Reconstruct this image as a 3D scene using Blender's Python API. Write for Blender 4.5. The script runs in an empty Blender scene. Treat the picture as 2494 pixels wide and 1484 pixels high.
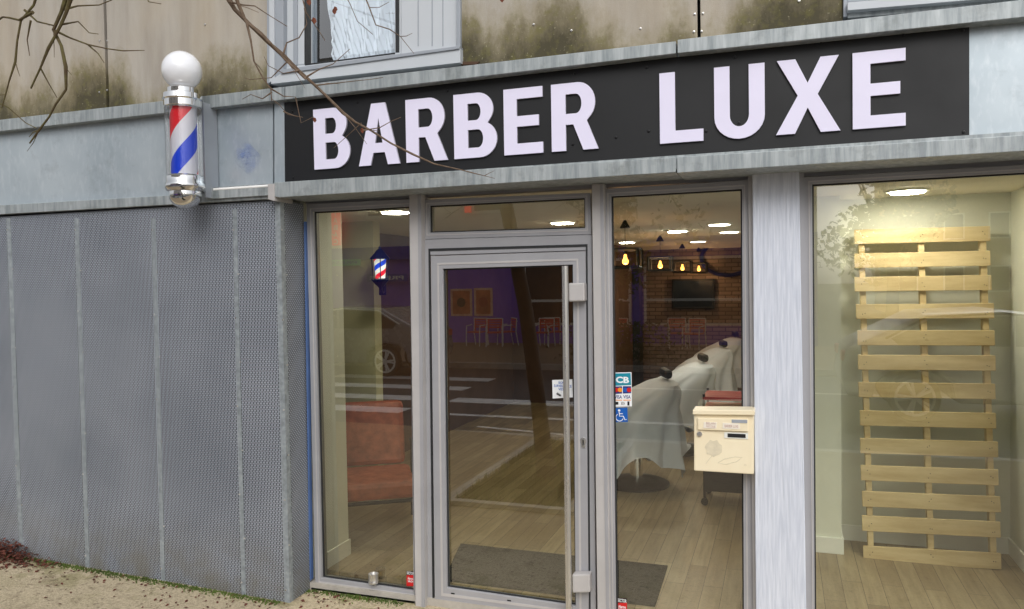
import bpy, bmesh, math, random
from mathutils import Vector, Matrix
random.seed(7)
SC=bpy.context.scene
COL=SC.collection
rad=math.radians; PI=math.pi
# ---------------------------------------------------------------- camera
f=1870.; TH=rad(19.3); PH=rad(1.6); RO=.0163
CAM=Vector((0,-4.22,1.88))
F0=Vector((-math.sin(TH),math.cos(TH),0)); R0=Vector((math.cos(TH),math.sin(TH),0)); U0=Vector((0,0,1))
F=F0*math.cos(PH)-U0*math.sin(PH); Up=U0*math.cos(PH)+F0*math.sin(PH)
R=R0*math.cos(RO)-Up*math.sin(RO); U=Up*math.cos(RO)+R0*math.sin(RO)
cd=bpy.data.cameras.new('camera'); cam=bpy.data.objects.new('camera',cd); COL.objects.link(cam)
m=Matrix((( R.x,U.x,-F.x,CAM.x),(R.y,U.y,-F.y,CAM.y),(R.z,U.z,-F.z,CAM.z),(0,0,0,1)))
cam.matrix_world=m; cd.sensor_width=36; cd.lens=36*f/2494; cd.clip_end=600; cd.clip_start=.05
SC.camera=cam
def ray(px,py): return F*f+R*(px-1247)+U*(742-py)
def P(px,py,y):
    d=ray(px,py); return CAM+d*((y-CAM.y)/d.y)
def PZ(px,py,z):
    d=ray(px,py); return CAM+d*((z-CAM.z)/d.z)
def p2(px,py,y):
    q=P(px,py,y); return (q.x,q.z)
def pp(pts,y): return [p2(a,b,y) for a,b in pts]
# ---------------------------------------------------------------- mesh builder
ORG={}
class MB:
    def __init__(s): s.v=[]; s.f=[]; s.m=[]
    def add(s,vs,fs,m=0):
        n=len(s.v); s.v+= [Vector(a) for a in vs]
        for q in fs: s.f.append([i+n for i in q]); s.m.append(m)
    def box(s,x0,x1,y0,y1,z0,z1,m=0):
        s.add([(x0,y0,z0),(x1,y0,z0),(x1,y1,z0),(x0,y1,z0),(x0,y0,z1),(x1,y0,z1),(x1,y1,z1),(x0,y1,z1)],
              [(0,3,2,1),(4,5,6,7),(0,1,5,4),(1,2,6,5),(2,3,7,6),(3,0,4,7)],m); return s
    def prism(s,pts,y0,y1,m=0):
        n=len(pts); vs=[(a,y0,b) for a,b in pts]+[(a,y1,b) for a,b in pts]
        fs=[tuple(range(n)),tuple(range(2*n-1,n-1,-1))]+[(i,n+i,n+(i+1)%n,(i+1)%n) for i in range(n)]
        s.add(vs,fs,m); return s
    def prismz(s,pts,z0,z1,m=0):
        n=len(pts); vs=[(a,b,z0) for a,b in pts]+[(a,b,z1) for a,b in pts]
        fs=[tuple(range(n)),tuple(range(2*n-1,n-1,-1))]+[(i,n+i,n+(i+1)%n,(i+1)%n) for i in range(n)]
        s.add(vs,fs,m); return s
    def quad(s,pts,m=0): s.add(pts,[tuple(range(len(pts)))],m); return s
    def ring(s,o,i,y0,y1,m=0):
        n=len(o)
        for k in range(n):
            j=(k+1)%n
            vs=[(o[k][0],y0,o[k][1]),(o[j][0],y0,o[j][1]),(i[j][0],y0,i[j][1]),(i[k][0],y0,i[k][1])]
            vs+=[(a,y1,c) for a,_,c in vs]
            s.add(vs,[(0,1,2,3),(7,6,5,4),(0,4,5,1),(2,6,7,3)],m)
        return s
    def tube(s,pts,r,seg=6,m=0,closed=False):
        pts=[Vector(p) for p in pts]; n=len(pts)
        if not isinstance(r,(list,tuple)): r=[r]*n
        t0=(pts[1]-pts[0]).normalized(); a=Vector((0,0,1)) if abs(t0.z)<.9 else Vector((1,0,0))
        nx=t0.cross(a).normalized(); vs=[]
        for i in range(n):
            if closed: t=(pts[(i+1)%n]-pts[i-1]).normalized()
            else: t=(pts[min(i+1,n-1)]-pts[max(i-1,0)]).normalized()
            nx=(nx-t*nx.dot(t)).normalized(); ny=t.cross(nx)
            for k in range(seg):
                w=2*PI*k/seg; vs.append(pts[i]+(nx*math.cos(w)+ny*math.sin(w))*r[i])
        fs=[]
        for i in range(n if closed else n-1):
            j=(i+1)%n
            for k in range(seg): fs.append((i*seg+k,i*seg+(k+1)%seg,j*seg+(k+1)%seg,j*seg+k))
        if not closed: fs+=[tuple(range(seg-1,-1,-1)),tuple(range((n-1)*seg,n*seg))]
        s.add(vs,fs,m); return s
    def lathe(s,prof,c=(0,0,0),seg=32,axis='z',m=0):
        vs=[];n=len(prof); c=Vector(c)
        for r_,h in prof:
            for k in range(seg):
                w=2*PI*k/seg; a,b=r_*math.cos(w),r_*math.sin(w)
                vs.append(c+Vector((a,b,h) if axis=='z' else (a,h,b) if axis=='y' else (h,a,b)))
        fs=[(i*seg+k,i*seg+(k+1)%seg,(i+1)*seg+(k+1)%seg,(i+1)*seg+k) for i in range(n-1) for k in range(seg)]
        fs+=[tuple(range(seg-1,-1,-1)),tuple(range((n-1)*seg,n*seg))]
        s.add(vs,fs,m); return s
    def build(s,name,mat,parent=None,smooth=False,bev=0,org=None,recalc=True):
        if parent is not None: o_=ORG[parent.name]
        elif org is not None: o_=Vector(org)
        else:
            xs=[a.x for a in s.v]; ys=[a.y for a in s.v]; zs=[a.z for a in s.v]
            o_=Vector(((min(xs)+max(xs))/2,(min(ys)+max(ys))/2,min(zs)))
        me=bpy.data.meshes.new(name); me.from_pydata([tuple(a-o_) for a in s.v],[],s.f)
        mats=mat if isinstance(mat,(list,tuple)) else [mat]
        for q in mats: me.materials.append(q)
        for i,pl in enumerate(me.polygons): pl.material_index=s.m[i]
        if recalc:
            bm=bmesh.new(); bm.from_mesh(me); bmesh.ops.recalc_face_normals(bm,faces=bm.faces); bm.to_mesh(me); bm.free()
        if smooth:
            for pl in me.polygons: pl.use_smooth=True
            me.set_sharp_from_angle(angle=rad(38))
        o=bpy.data.objects.new(name,me); COL.objects.link(o)
        if parent is not None: o.parent=parent
        else: o.location=o_
        ORG[o.name]=o_
        if bev:
            b=o.modifiers.new('bevel','BEVEL'); b.width=bev; b.segments=2; b.limit_method='ANGLE'; b.angle_limit=rad(50)
        return o
def thing(name,label,cat,loc=(0,0,0),group=None):
    o=bpy.data.objects.new(name,None); COL.objects.link(o); o.location=loc; o.empty_display_size=.1
    o['label']=label; o['category']=cat
    if group: o['group']=group
    ORG[o.name]=Vector(loc); return o
def tag(o,label,cat,group=None,kind=None):
    o['label']=label; o['category']=cat
    if group: o['group']=group
    if kind: o['kind']=kind
    return o
def struct(o): o['kind']='structure'; return o
def copy_tree(o,parent=None):
    c=o.copy(); COL.objects.link(c)
    if parent is not None: c.parent=parent
    for ch in list(o.children): copy_tree(ch,c)
    return c
def scatter(name,prof,pts,mat,parent,seg=10):
    """one small turned part per point, sharing a mesh"""
    o0=None; og=ORG[parent.name]
    for q in pts:
        q=Vector(q)
        if o0 is None:
            o0=MB().lathe(prof,tuple(og),seg,'y').build(name,mat,parent,smooth=True); o=o0
        else: o=o0.copy(); COL.objects.link(o); o.parent=parent
        o.location=q-og
# ---------------------------------------------------------------- materials
def S(r,g,b):
    def l(c):
        c/=255.; return c/12.92 if c<=.04045 else ((c+.055)/1.055)**2.4
    return (l(r),l(g),l(b),1)
def newmat(name):
    m=bpy.data.materials.new(name); m.use_nodes=True; nt=m.node_tree
    b=nt.nodes['Principled BSDF']; return m,nt,b
def nd(nt,t,**k):
    n=nt.nodes.new(t)
    for a,v in k.items(): setattr(n,a,v)
    return n
def math_n(nt,op,a,b=None,clamp=False):
    n=nt.nodes.new('ShaderNodeMath'); n.operation=op; n.use_clamp=clamp
    for i,x in enumerate((a,b)):
        if x is None: continue
        if isinstance(x,(int,float)): n.inputs[i].default_value=x
        else: nt.links.new(x,n.inputs[i])
    return n.outputs[0]
def mixc(nt,fac,a,b,blend='MIX'):
    n=nt.nodes.new('ShaderNodeMix'); n.data_type='RGBA'; n.blend_type=blend
    for i,x in ((0,fac),(6,a),(7,b)):
        if isinstance(x,(int,float)): n.inputs[i].default_value=x
        elif isinstance(x,tuple): n.inputs[i].default_value=x
        else: nt.links.new(x,n.inputs[i])
    return n.outputs[2]
def noise(nt,vec,scale,detail=4,rough=.55,stretch=None):
    if stretch:
        mp=nd(nt,'ShaderNodeMapping'); mp.inputs['Scale'].default_value=stretch; nt.links.new(vec,mp.inputs['Vector']); vec=mp.outputs[0]
    n=nd(nt,'ShaderNodeTexNoise'); n.inputs['Scale'].default_value=scale; n.inputs['Detail'].default_value=detail; n.inputs['Roughness'].default_value=rough
    nt.links.new(vec,n.inputs['Vector']); return n.outputs['Fac']
def ramp(nt,x,lo,hi,a=0.,b=1.):
    n=nd(nt,'ShaderNodeMapRange'); n.clamp=True
    for i,v in enumerate((lo,hi,a,b)): n.inputs[i+1].default_value=v
    nt.links.new(x,n.inputs[0]); return n.outputs[0]
def bump(nt,b,h,strength=.3,dist=.01):
    n=nd(nt,'ShaderNodeBump'); n.inputs['Strength'].default_value=strength; n.inputs['Distance'].default_value=dist
    nt.links.new(h,n.inputs['Height']); nt.links.new(n.outputs[0],b.inputs['Normal'])
def mt(name,col,rough=.5,metal=0.,var=.12,vs=6,col2=None,stretch=None,bmp=0,bs=60,emis=None,es=0,coat=0):
    m,nt,b=newmat(name); pos=nd(nt,'ShaderNodeNewGeometry').outputs['Position']
    n1=noise(nt,pos,vs,5,.6,stretch); fac=ramp(nt,n1,.3,.7)
    c2=col2 or tuple(max(0,c*(1-var*2)) for c in col[:3])+(1,)
    c=mixc(nt,fac,col,c2); nt.links.new(c,b.inputs['Base Color'])
    r=ramp(nt,n1,.3,.7,max(0,rough-.06),min(1,rough+.08)); nt.links.new(r,b.inputs['Roughness'])
    b.inputs['Metallic'].default_value=metal
    if coat: b.inputs['Coat Weight'].default_value=coat
    if bmp: bump(nt,b,noise(nt,pos,bs,4,.6,stretch),bmp,.004)
    if emis: b.inputs['Emission Color'].default_value=emis; b.inputs['Emission Strength'].default_value=es
    return m
def glassmat(name,tint,base,rough=0.,k=1.):
    m=bpy.data.materials.new(name); m.use_nodes=True; nt=m.node_tree; nt.nodes.clear()
    out=nd(nt,'ShaderNodeOutputMaterial'); tr=nd(nt,'ShaderNodeBsdfTransparent'); gl=nd(nt,'ShaderNodeBsdfGlossy'); mx=nd(nt,'ShaderNodeMixShader')
    tr.inputs[0].default_value=tint; gl.inputs['Roughness'].default_value=rough; gl.inputs['Color'].default_value=(1,1,1,1)
    fr=nd(nt,'ShaderNodeFresnel'); fr.inputs[0].default_value=1.5
    fac=math_n(nt,'ADD',math_n(nt,'MULTIPLY',fr.outputs[0],k),base,True)
    nt.links.new(fac,mx.inputs[0]); nt.links.new(tr.outputs[0],mx.inputs[1]); nt.links.new(gl.outputs[0],mx.inputs[2]); nt.links.new(mx.outputs[0],out.inputs[0])
    return m
M={}
def galvm():
    m,nt,b=newmat('galvanised_steel'); pos=nd(nt,'ShaderNodeNewGeometry').outputs['Position']
    c=mixc(nt,ramp(nt,noise(nt,pos,2.2,4,.5),.3,.7),S(188,198,204),S(164,176,184))
    c=mixc(nt,math_n(nt,'MULTIPLY',ramp(nt,noise(nt,pos,38,4,.6,(1,1,.35)),.5,.75),.4),c,S(210,216,220))
    c=mixc(nt,math_n(nt,'MULTIPLY',ramp(nt,noise(nt,pos,7,6,.7),.56,.75),.4),c,S(132,140,146))
    nt.links.new(c,b.inputs['Base Color']); b.inputs['Roughness'].default_value=.36; b.inputs['Metallic'].default_value=.4
    bump(nt,b,noise(nt,pos,4,3,.5),.2,.01); return m
M['galv']=galvm()
def galv_ledge():
    m,nt,b=newmat('weathered_galvanised'); pos=nd(nt,'ShaderNodeNewGeometry').outputs['Position']
    a=ramp(nt,noise(nt,pos,34,5,.6,(1,1,.10)),.35,.68); c=mixc(nt,a,S(136,144,147),S(178,184,186))
    d=ramp(nt,noise(nt,pos,5,6,.7),.52,.74); c=mixc(nt,math_n(nt,'MULTIPLY',d,.7),c,S(104,108,104)); nt.links.new(c,b.inputs['Base Color'])
    b.inputs['Roughness'].default_value=.45; b.inputs['Metallic'].default_value=.2; bump(nt,b,a,.1,.003); return m
M['ledge']=galv_ledge()
def wallmat():
    m,nt,b=newmat('stained_fibre_cement'); pos=nd(nt,'ShaderNodeNewGeometry').outputs['Position']
    sx=nd(nt,'ShaderNodeSeparateXYZ'); nt.links.new(pos,sx.inputs[0])
    st=ramp(nt,noise(nt,pos,7,5,.6,(1,1,.16)),.3,.7)
    c=mixc(nt,st,S(184,178,168),S(156,149,139))
    c=mixc(nt,math_n(nt,'MULTIPLY',ramp(nt,noise(nt,pos,2.4,5,.6,(1,1,.4)),.48,.7),.4),c,S(176,160,134))
    c=mixc(nt,math_n(nt,'MULTIPLY',ramp(nt,noise(nt,pos,240,2,.5),.4,.7),.22),c,S(120,112,98))
    low=noise(nt,pos,2.1,2,.5,(1,1,.02)); hz=ramp(nt,low,.37,.63,-.04,.29)
    top=math_n(nt,'ADD',hz,3.22)
    dz=math_n(nt,'SUBTRACT',top,sx.outputs[2])
    dz=math_n(nt,'ADD',dz,math_n(nt,'MULTIPLY',math_n(nt,'SUBTRACT',noise(nt,pos,11,7,.7,(1,1,.5)),.5),.42))
    mk=ramp(nt,dz,-.06,.16); c=mixc(nt,math_n(nt,'MULTIPLY',mk,.65),c,S(124,112,68))
    mk2=ramp(nt,dz,.06,.30); c=mixc(nt,math_n(nt,'MULTIPLY',mk2,.86),c,S(52,48,30))
    g=ramp(nt,noise(nt,pos,16,5,.7),.5,.66); c=mixc(nt,math_n(nt,'MULTIPLY',math_n(nt,'MULTIPLY',g,mk),.5),c,S(110,106,56))
    pal=ramp(nt,noise(nt,pos,75,2,.5),.66,.74); c=mixc(nt,math_n(nt,'MULTIPLY',pal,math_n(nt,'MULTIPLY',mk,.4)),c,S(180,174,144))
    nt.links.new(c,b.inputs['Base Color']); b.inputs['Roughness'].default_value=.9
    bump(nt,b,noise(nt,pos,110,5,.6),.25,.003); return m
M['panel']=wallmat()
def perfmat():
    m,nt,b=newmat('perforated_steel'); pos=nd(nt,'ShaderNodeNewGeometry').outputs['Position']
    sx=nd(nt,'ShaderNodeSeparateXYZ'); nt.links.new(pos,sx.inputs[0])
    u=math_n(nt,'ADD',sx.outputs[0],sx.outputs[1]); cb=nd(nt,'ShaderNodeCombineXYZ'); nt.links.new(sx.outputs[2],cb.inputs[0]); nt.links.new(u,cb.inputs[1])
    br=nd(nt,'ShaderNodeTexBrick'); nt.links.new(cb.outputs[0],br.inputs['Vector']); br.offset=.5
    for k,v in (('Scale',1.),('Mortar Size',.0022),('Mortar Smooth',.2),('Brick Width',.024),('Row Height',.0112)): br.inputs[k].default_value=v
    br.inputs['Color1'].default_value=S(24,28,35); br.inputs['Color2'].default_value=S(44,49,57)
    la=ramp(nt,noise(nt,pos,1.6,4,.6),.3,.75); br_m=mixc(nt,la,S(186,192,202),S(158,165,176)); nt.links.new(br_m,br.inputs['Mortar'])
    top=ramp(nt,sx.outputs[2],1.6,2.4,0,.22)
    c=mixc(nt,math_n(nt,'MULTIPLY',ramp(nt,noise(nt,pos,3,5,.65,(1,1,.3)),.4,.7),top),br.outputs[0],S(128,134,146))
    gr=math_n(nt,'MULTIPLY',ramp(nt,sx.outputs[2],0.,.4,.6,0.),ramp(nt,noise(nt,pos,5,5,.6),.35,.65)); c=mixc(nt,gr,c,S(108,102,84))
    nt.links.new(c,b.inputs['Base Color']); b.inputs['Roughness'].default_value=.5; b.inputs['Metallic'].default_value=.1
    bump(nt,b,br.outputs['Fac'],.5,.003); return m
M['perf']=perfmat()
M['seam']=mt('galvanised_seam',S(160,167,171),.5,.1,vs=30,col2=S(122,129,133))
M['alu']=mt('satin_aluminium_frame',S(164,164,168),.42,.1,vs=3,col2=S(152,152,156))
M['alu2']=mt('pale_aluminium_post',S(188,185,184),.45,.05,vs=3,col2=S(172,169,168))
M['gasket']=mt('rubber_gasket',S(36,38,40),.6)
def pillarmat():
    m,nt,b=newmat('painted_wood_grain'); pos=nd(nt,'ShaderNodeNewGeometry').outputs['Position']
    w=noise(nt,pos,95,3,.5,(1,1,.06)); w2=noise(nt,pos,30,3,.5,(1,1,.04))
    c=mixc(nt,ramp(nt,w,.35,.65),S(211,216,227),S(193,199,212)); c=mixc(nt,math_n(nt,'MULTIPLY',ramp(nt,w2,.5,.75),.25),c,S(181,187,199))
    nt.links.new(c,b.inputs['Base Color']); b.inputs['Roughness'].default_value=.5
    bump(nt,b,math_n(nt,'ADD',w,w2),.6,.005); return m
M['pillar']=pillarmat()
M['signblack']=mt('black_sign_panel',S(13,15,19),.55,0,vs=2,col2=S(10,12,15),bmp=.05)
M['letter']=mt('white_letter_face',S(228,224,246),.45,0,var=.02)
M['letterside']=mt('letter_side',S(190,188,202),.5)
M['chrome']=mt('chrome',(.85,.85,.85,1),.08,1.,var=.03)
M['steel']=mt('brushed_steel',S(214,212,208),.28,.8,vs=40,var=.05,stretch=(1,1,.05))
M['whiteglobe']=mt('opal_globe',S(246,248,253),.15,0,var=.005,coat=1)
M['darkm']=mt('dark_metal',S(32,32,34),.4,.4)
M['black']=mt('matte_black',S(18,18,20),.6)
M['cream']=mt('cream_plaster',S(222,224,212),.8,0,vs=2,col2=S(212,214,200))
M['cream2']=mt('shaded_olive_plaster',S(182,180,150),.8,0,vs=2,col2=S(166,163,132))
M['skirt']=mt('white_skirting',S(230,231,224),.5,0,var=.03)
M['ceil']=mt('white_ceiling',S(216,212,198),.85,0,var=.02)
M['mustard']=mt('brown_wall_paint',S(88,64,48),.8,0,vs=2)
M['box']=mt('cream_enamel',S(240,229,200),.38,0,vs=5,col2=S(234,220,188),coat=.2)
M['box2']=mt('pale_label_card',S(236,228,214),.5,0,var=.03)
M['wood']=mt('pallet_pine',S(224,204,160),.7,0,vs=14,col2=S(190,166,120),stretch=(.15,1,1),bmp=.2,bs=40)
M['whitecloth']=mt('white_cape_cloth',S(206,213,224),.8,0,var=.06,vs=4)
M['leather']=mt('brown_leather',S(168,88,58),.5,0,vs=12,col2=S(124,62,42),bmp=.2)
M['red']=mt('red_enamel',S(200,40,28),.4)
M['rubbermat']=mt('ribbed_mat',S(34,34,34),.9,0,vs=150,col2=S(20,20,20),stretch=(1,.05,1),bmp=.6,bs=150)
M['blue']=mt('blue_paint',S(84,112,164),.5)
M['bark']=mt('grey_brown_bark',S(122,104,88),.85,0,vs=40,col2=S(82,64,48),bmp=.4,bs=60)
M['bark2']=mt('mossy_bark',S(104,98,56),.85,0,vs=30,col2=S(78,58,46),bmp=.3,bs=60)
M['trunk']=mt('dark_trunk_bark',S(48,38,28),.9,0,vs=14,col2=S(28,22,17),stretch=(1,1,.3),bmp=.6,bs=30)
M['deadleaf']=mt('dead_leaf',S(126,68,44),.8,0,vs=40,col2=S(90,46,30))
M['leafred']=mt('reddish_fallen_leaf',S(112,56,40),.8,0,vs=60,col2=S(66,38,28))
M['foliage']=mt('tree_foliage',S(70,84,34),.7,0,vs=3,col2=S(40,54,22))
M['grass']=mt('grass_blades',S(92,112,42),.8,0,vs=4,col2=S(62,80,30))
M['soil']=mt('soil',S(70,60,40),.95,0,vs=20)
def groundmat():
    m,nt,b=newmat('exposed_aggregate'); pos=nd(nt,'ShaderNodeNewGeometry').outputs['Position']
    a=ramp(nt,noise(nt,pos,55,5,.7),.35,.65); c=mixc(nt,a,S(188,172,142),S(134,120,96))
    v=nd(nt,'ShaderNodeTexVoronoi'); v.inputs['Scale'].default_value=85; nt.links.new(pos,v.inputs['Vector'])
    c=mixc(nt,math_n(nt,'MULTIPLY',ramp(nt,v.outputs['Distance'],.1,.5),.4),c,S(216,202,172))
    c=mixc(nt,math_n(nt,'MULTIPLY',ramp(nt,noise(nt,pos,30,3,.6),.56,.7),.6),c,S(92,78,60))
    sy=nd(nt,'ShaderNodeSeparateXYZ'); nt.links.new(pos,sy.inputs[0])
    near=ramp(nt,sy.outputs[1],-.65,-.25,.15,1.)
    g=ramp(nt,noise(nt,pos,3.6,6,.7),.5,.6); c=mixc(nt,math_n(nt,'MULTIPLY',math_n(nt,'MULTIPLY',g,near),.7),c,S(112,112,56))
    d=ramp(nt,noise(nt,pos,7,6,.7),.56,.7); c=mixc(nt,math_n(nt,'MULTIPLY',d,.5),c,S(100,84,62))
    far=ramp(nt,sy.outputs[1],-1.4,-.8,.55,0.); c=mixc(nt,far,c,S(96,74,56))
    nt.links.new(c,b.inputs['Base Color']); b.inputs['Roughness'].default_value=.92; bump(nt,b,v.outputs['Distance'],.6,.006); return m
M['pave']=groundmat()
M['asphalt']=mt('asphalt',(.06,.06,.065,1),.8,0,vs=90,col2=(.035,.035,.04,1),bmp=.4,bs=120)
M['paint']=mt('road_paint',(.8,.8,.79,1),.7,0,vs=5,col2=(.55,.55,.54,1))
M['kerb']=mt('kerb_stone',S(180,174,164),.85,0,vs=12)
M['earth']=mt('distant_ground',S(110,108,90),.95,0,vs=.5)
def plankmat():
    m,nt,b=newmat('vinyl_plank_floor'); pos=nd(nt,'ShaderNodeNewGeometry').outputs['Position']
    sx=nd(nt,'ShaderNodeSeparateXYZ'); nt.links.new(pos,sx.inputs[0]); cb=nd(nt,'ShaderNodeCombineXYZ'); nt.links.new(sx.outputs[1],cb.inputs[0]); nt.links.new(sx.outputs[0],cb.inputs[1])
    br=nd(nt,'ShaderNodeTexBrick'); br.offset=.37; nt.links.new(cb.outputs[0],br.inputs['Vector'])
    for k,v in (('Scale',1.),('Mortar Size',.0018),('Mortar Smooth',.1),('Brick Width',.9),('Row Height',.115),('Bias',0.)): br.inputs[k].default_value=v
    br.inputs['Color1'].default_value=S(170,155,124); br.inputs['Color2'].default_value=S(138,122,94); br.inputs['Mortar'].default_value=S(66,54,38)
    g=ramp(nt,noise(nt,pos,26,5,.65,(1,.08,1)),.35,.7); c=mixc(nt,math_n(nt,'MULTIPLY',g,.6),br.outputs[0],S(102,86,60))
    nt.links.new(c,b.inputs['Base Color']); b.inputs['Roughness'].default_value=.38; return m
M['plank']=plankmat()
def brickmat(name,c1,c2,mo,w=.22,h=.07,ms=.008):
    m,nt,b=newmat(name); pos=nd(nt,'ShaderNodeNewGeometry').outputs['Position']
    sx=nd(nt,'ShaderNodeSeparateXYZ'); nt.links.new(pos,sx.inputs[0]); cb=nd(nt,'ShaderNodeCombineXYZ'); nt.links.new(math_n(nt,'ADD',sx.outputs[0],sx.outputs[1]),cb.inputs[0]); nt.links.new(sx.outputs[2],cb.inputs[1])
    br=nd(nt,'ShaderNodeTexBrick'); nt.links.new(cb.outputs[0],br.inputs['Vector'])
    for k,v in (('Scale',1.),('Mortar Size',ms),('Brick Width',w),('Row Height',h)): br.inputs[k].default_value=v
    br.inputs['Color1'].default_value=c1; br.inputs['Color2'].default_value=c2; br.inputs['Mortar'].default_value=mo
    nt.links.new(br.outputs[0],b.inputs['Base Color']); b.inputs['Roughness'].default_value=.85; bump(nt,b,br.outputs['Fac'],.3,.005); return m
M['brick']=brickmat('tan_brick',S(134,118,108),S(108,94,88),S(82,72,68))
def stripes(name,z0,per,em=0,twist=1.):
    m,nt,b=newmat(name); tc=nd(nt,'ShaderNodeTexCoord').outputs['Object']
    sx=nd(nt,'ShaderNodeSeparateXYZ'); nt.links.new(tc,sx.inputs[0])
    an=math_n(nt,'DIVIDE',math_n(nt,'ARCTAN2',sx.outputs[1],sx.outputs[0]),2*PI)
    h=math_n(nt,'FRACT',math_n(nt,'ADD',math_n(nt,'SUBTRACT',math_n(nt,'DIVIDE',math_n(nt,'SUBTRACT',sx.outputs[2],z0),per),math_n(nt,'MULTIPLY',an,twist)),10.))
    r=nd(nt,'ShaderNodeValToRGB'); r.color_ramp.interpolation='CONSTANT'; nt.links.new(h,r.inputs[0]); e=r.color_ramp.elements
    W=S(236,236,242); e[0].position=0; e[0].color=S(16,70,226); e[1].position=.25; e[1].color=W
    x=e.new(.5); x.color=S(240,22,40); x=e.new(.75); x.color=W
    nt.links.new(r.outputs[0],b.inputs['Base Color']); b.inputs['Roughness'].default_value=.3
    if em: nt.links.new(r.outputs[0],b.inputs['Emission Color']); b.inputs['Emission Strength'].default_value=em
    return m
M['glass']=glassmat('shop_glass',(.84,.86,.74,1),.145,0,1.3)
M['glass2']=glassmat('side_window_glass',(.86,.88,.80,1),.12,0,1.2)
M['cylglass']=glassmat('clear_tube',(.98,.99,1,1),.02,.02,.7)
M['upglass']=glassmat('upper_window_glass',(.86,.91,.95,1),.08,.0,1.5)
def em(name,col,s): return mt(name,col,.5,0,0,emis=col,es=s)
M['bulb']=em('glowing_bulb',(1,.42,.08,1),5)
# ---------------------------------------------------------------- world / light
SE,SR=40,158
w=bpy.data.worlds.new('World'); SC.world=w; w.use_nodes=True; nt=w.node_tree; bg=nt.nodes['Background']
sky=nd(nt,'ShaderNodeTexSky'); sky.sky_type='NISHITA'; sky.sun_disc=False; sky.sun_elevation=rad(SE); sky.sun_rotation=rad(SR); sky.dust_density=3; sky.air_density=1.
hs=nd(nt,'ShaderNodeHueSaturation'); hs.inputs['Saturation'].default_value=.18; nt.links.new(sky.outputs[0],hs.inputs['Color']); nt.links.new(hs.outputs[0],bg.inputs[0]); bg.inputs[1].default_value=.15
sl=bpy.data.lights.new('sun','SUN'); sl.energy=1.4; sl.angle=rad(40); sl.color=(1,.98,.96); so=bpy.data.objects.new('sun',sl); COL.objects.link(so)
sd=Vector((math.sin(rad(SR))*math.cos(rad(SE)),math.cos(rad(SR))*math.cos(rad(SE)),math.sin(rad(SE))))
so.rotation_euler=sd.to_track_quat('Z','Y').to_euler(); so.location=(4,-8,12)
SC.view_settings.view_transform='Standard'; SC.view_settings.look='None'; SC.view_settings.exposure=0
# ---------------------------------------------------------------- text helper
def curve_mesh(cu):
    o=bpy.data.objects.new('tmp',cu); COL.objects.link(o); dg=bpy.context.evaluated_depsgraph_get(); dg.update()
    me=bpy.data.meshes.new_from_object(o.evaluated_get(dg)); vs=[v.co.copy() for v in me.vertices]; fs=[tuple(q.vertices) for q in me.polygons]
    bpy.data.objects.remove(o); bpy.data.meshes.remove(me); return vs,fs
def text(body,xl,xr,z0,z1,y,mat,parent,name='lettering',flip=False,bold=.02):
    cu=bpy.data.curves.new('t','FONT'); cu.body=body; cu.offset=bold; cu.resolution_u=3; vs,fs=curve_mesh(cu)
    if not vs: return
    a=min(v.x for v in vs); b=max(v.x for v in vs); c=min(v.y for v in vs); d=max(v.y for v in vs)
    mb=MB(); out=[]
    for v in vs:
        t=(v.x-a)/(b-a); x=xr-t*(xr-xl) if flip else xl+t*(xr-xl); out.append((x,y,z0+(v.y-c)/(d-c)*(z1-z0)))
    mb.add(out,fs); return mb.build(name,mat,parent,recalc=False)
def text_px(body,x0,y0,x1,y1,y,mat,parent,name='lettering',bold=.02):
    a=P(x0,y1,y); b=P(x1,y0,y); return text(body,a.x,b.x,a.z,b.z,y,mat,parent,name,bold=bold)
def shape(loops,y0,y1):
    cu=bpy.data.curves.new('s','CURVE'); cu.dimensions='2D'; cu.fill_mode='BOTH'; cu.extrude=abs(y1-y0)/2
    for L in loops:
        sp=cu.splines.new('POLY'); sp.points.add(len(L)-1); sp.use_cyclic_u=True
        for i,(a,b) in enumerate(L): sp.points[i].co=(a,b,0,1)
    vs,fs=curve_mesh(cu); ym=(y0+y1)/2
    return [(v.x,ym-v.z,v.y) for v in vs],fs
# ================================================================= SETTING
def gz(x):
    if x>-2.9: return -.09
    if x<-5.1: return -.03
    return -.09+.06*(-2.9-x)/2.2
xs=[-40,-5.1,-2.9,40]
def strip(y0,y1,dz=0,zb=None):
    mb=MB()
    for a,b in zip(xs,xs[1:]):
        mb.add([(a,y0,gz(a)+dz),(b,y0,gz(b)+dz),(b,y1,gz(b)+dz),(a,y1,gz(a)+dz)],[(0,1,2,3)])
    return mb
struct(MB().quad([(-300,-300,-.3),(300,-300,-.3),(300,300,-.3),(-300,300,-.3)]).build('ground',M['earth']))
struct(strip(-5.0,.14).build('pavement',M['pave']))
struct(MB().box(-40,40,-5.15,-5.0,-.3,-.085).build('kerb',M['kerb'],bev=.01))
struct(MB().box(-40,40,-13.2,-5.15,-.29,-.21).build('road',M['asphalt']))
struct(MB().box(-40,40,-13.35,-13.2,-.3,-.07).build('kerb',M['kerb'],bev=.01))
struct(MB().box(-40,40,-19.5,-13.35,-.3,-.09).build('pavement',M['pave']))
mk=MB()
for y in (-10.9,-9.5,-8.1,-6.8): mk.box(-9.8,-5.9,y-.5,y,-.21,-.205)
mk.box(-5.6,-3.2,-8.6,-8.1,-.21,-.205); mk.box(-5.2,-.6,-7.0,-6.85,-.21,-.205); mk.box(-3.6,12,-10.6,-10.48,-.21,-.205)
mk.add([(-4.2,-6.1,-.205),(-1.6,-5.6,-.205),(-1.6,-5.5,-.205),(-4.2,-6.0,-.205)],[(0,1,2,3)])
struct(mk.build('road_marking',M['paint']))
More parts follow.
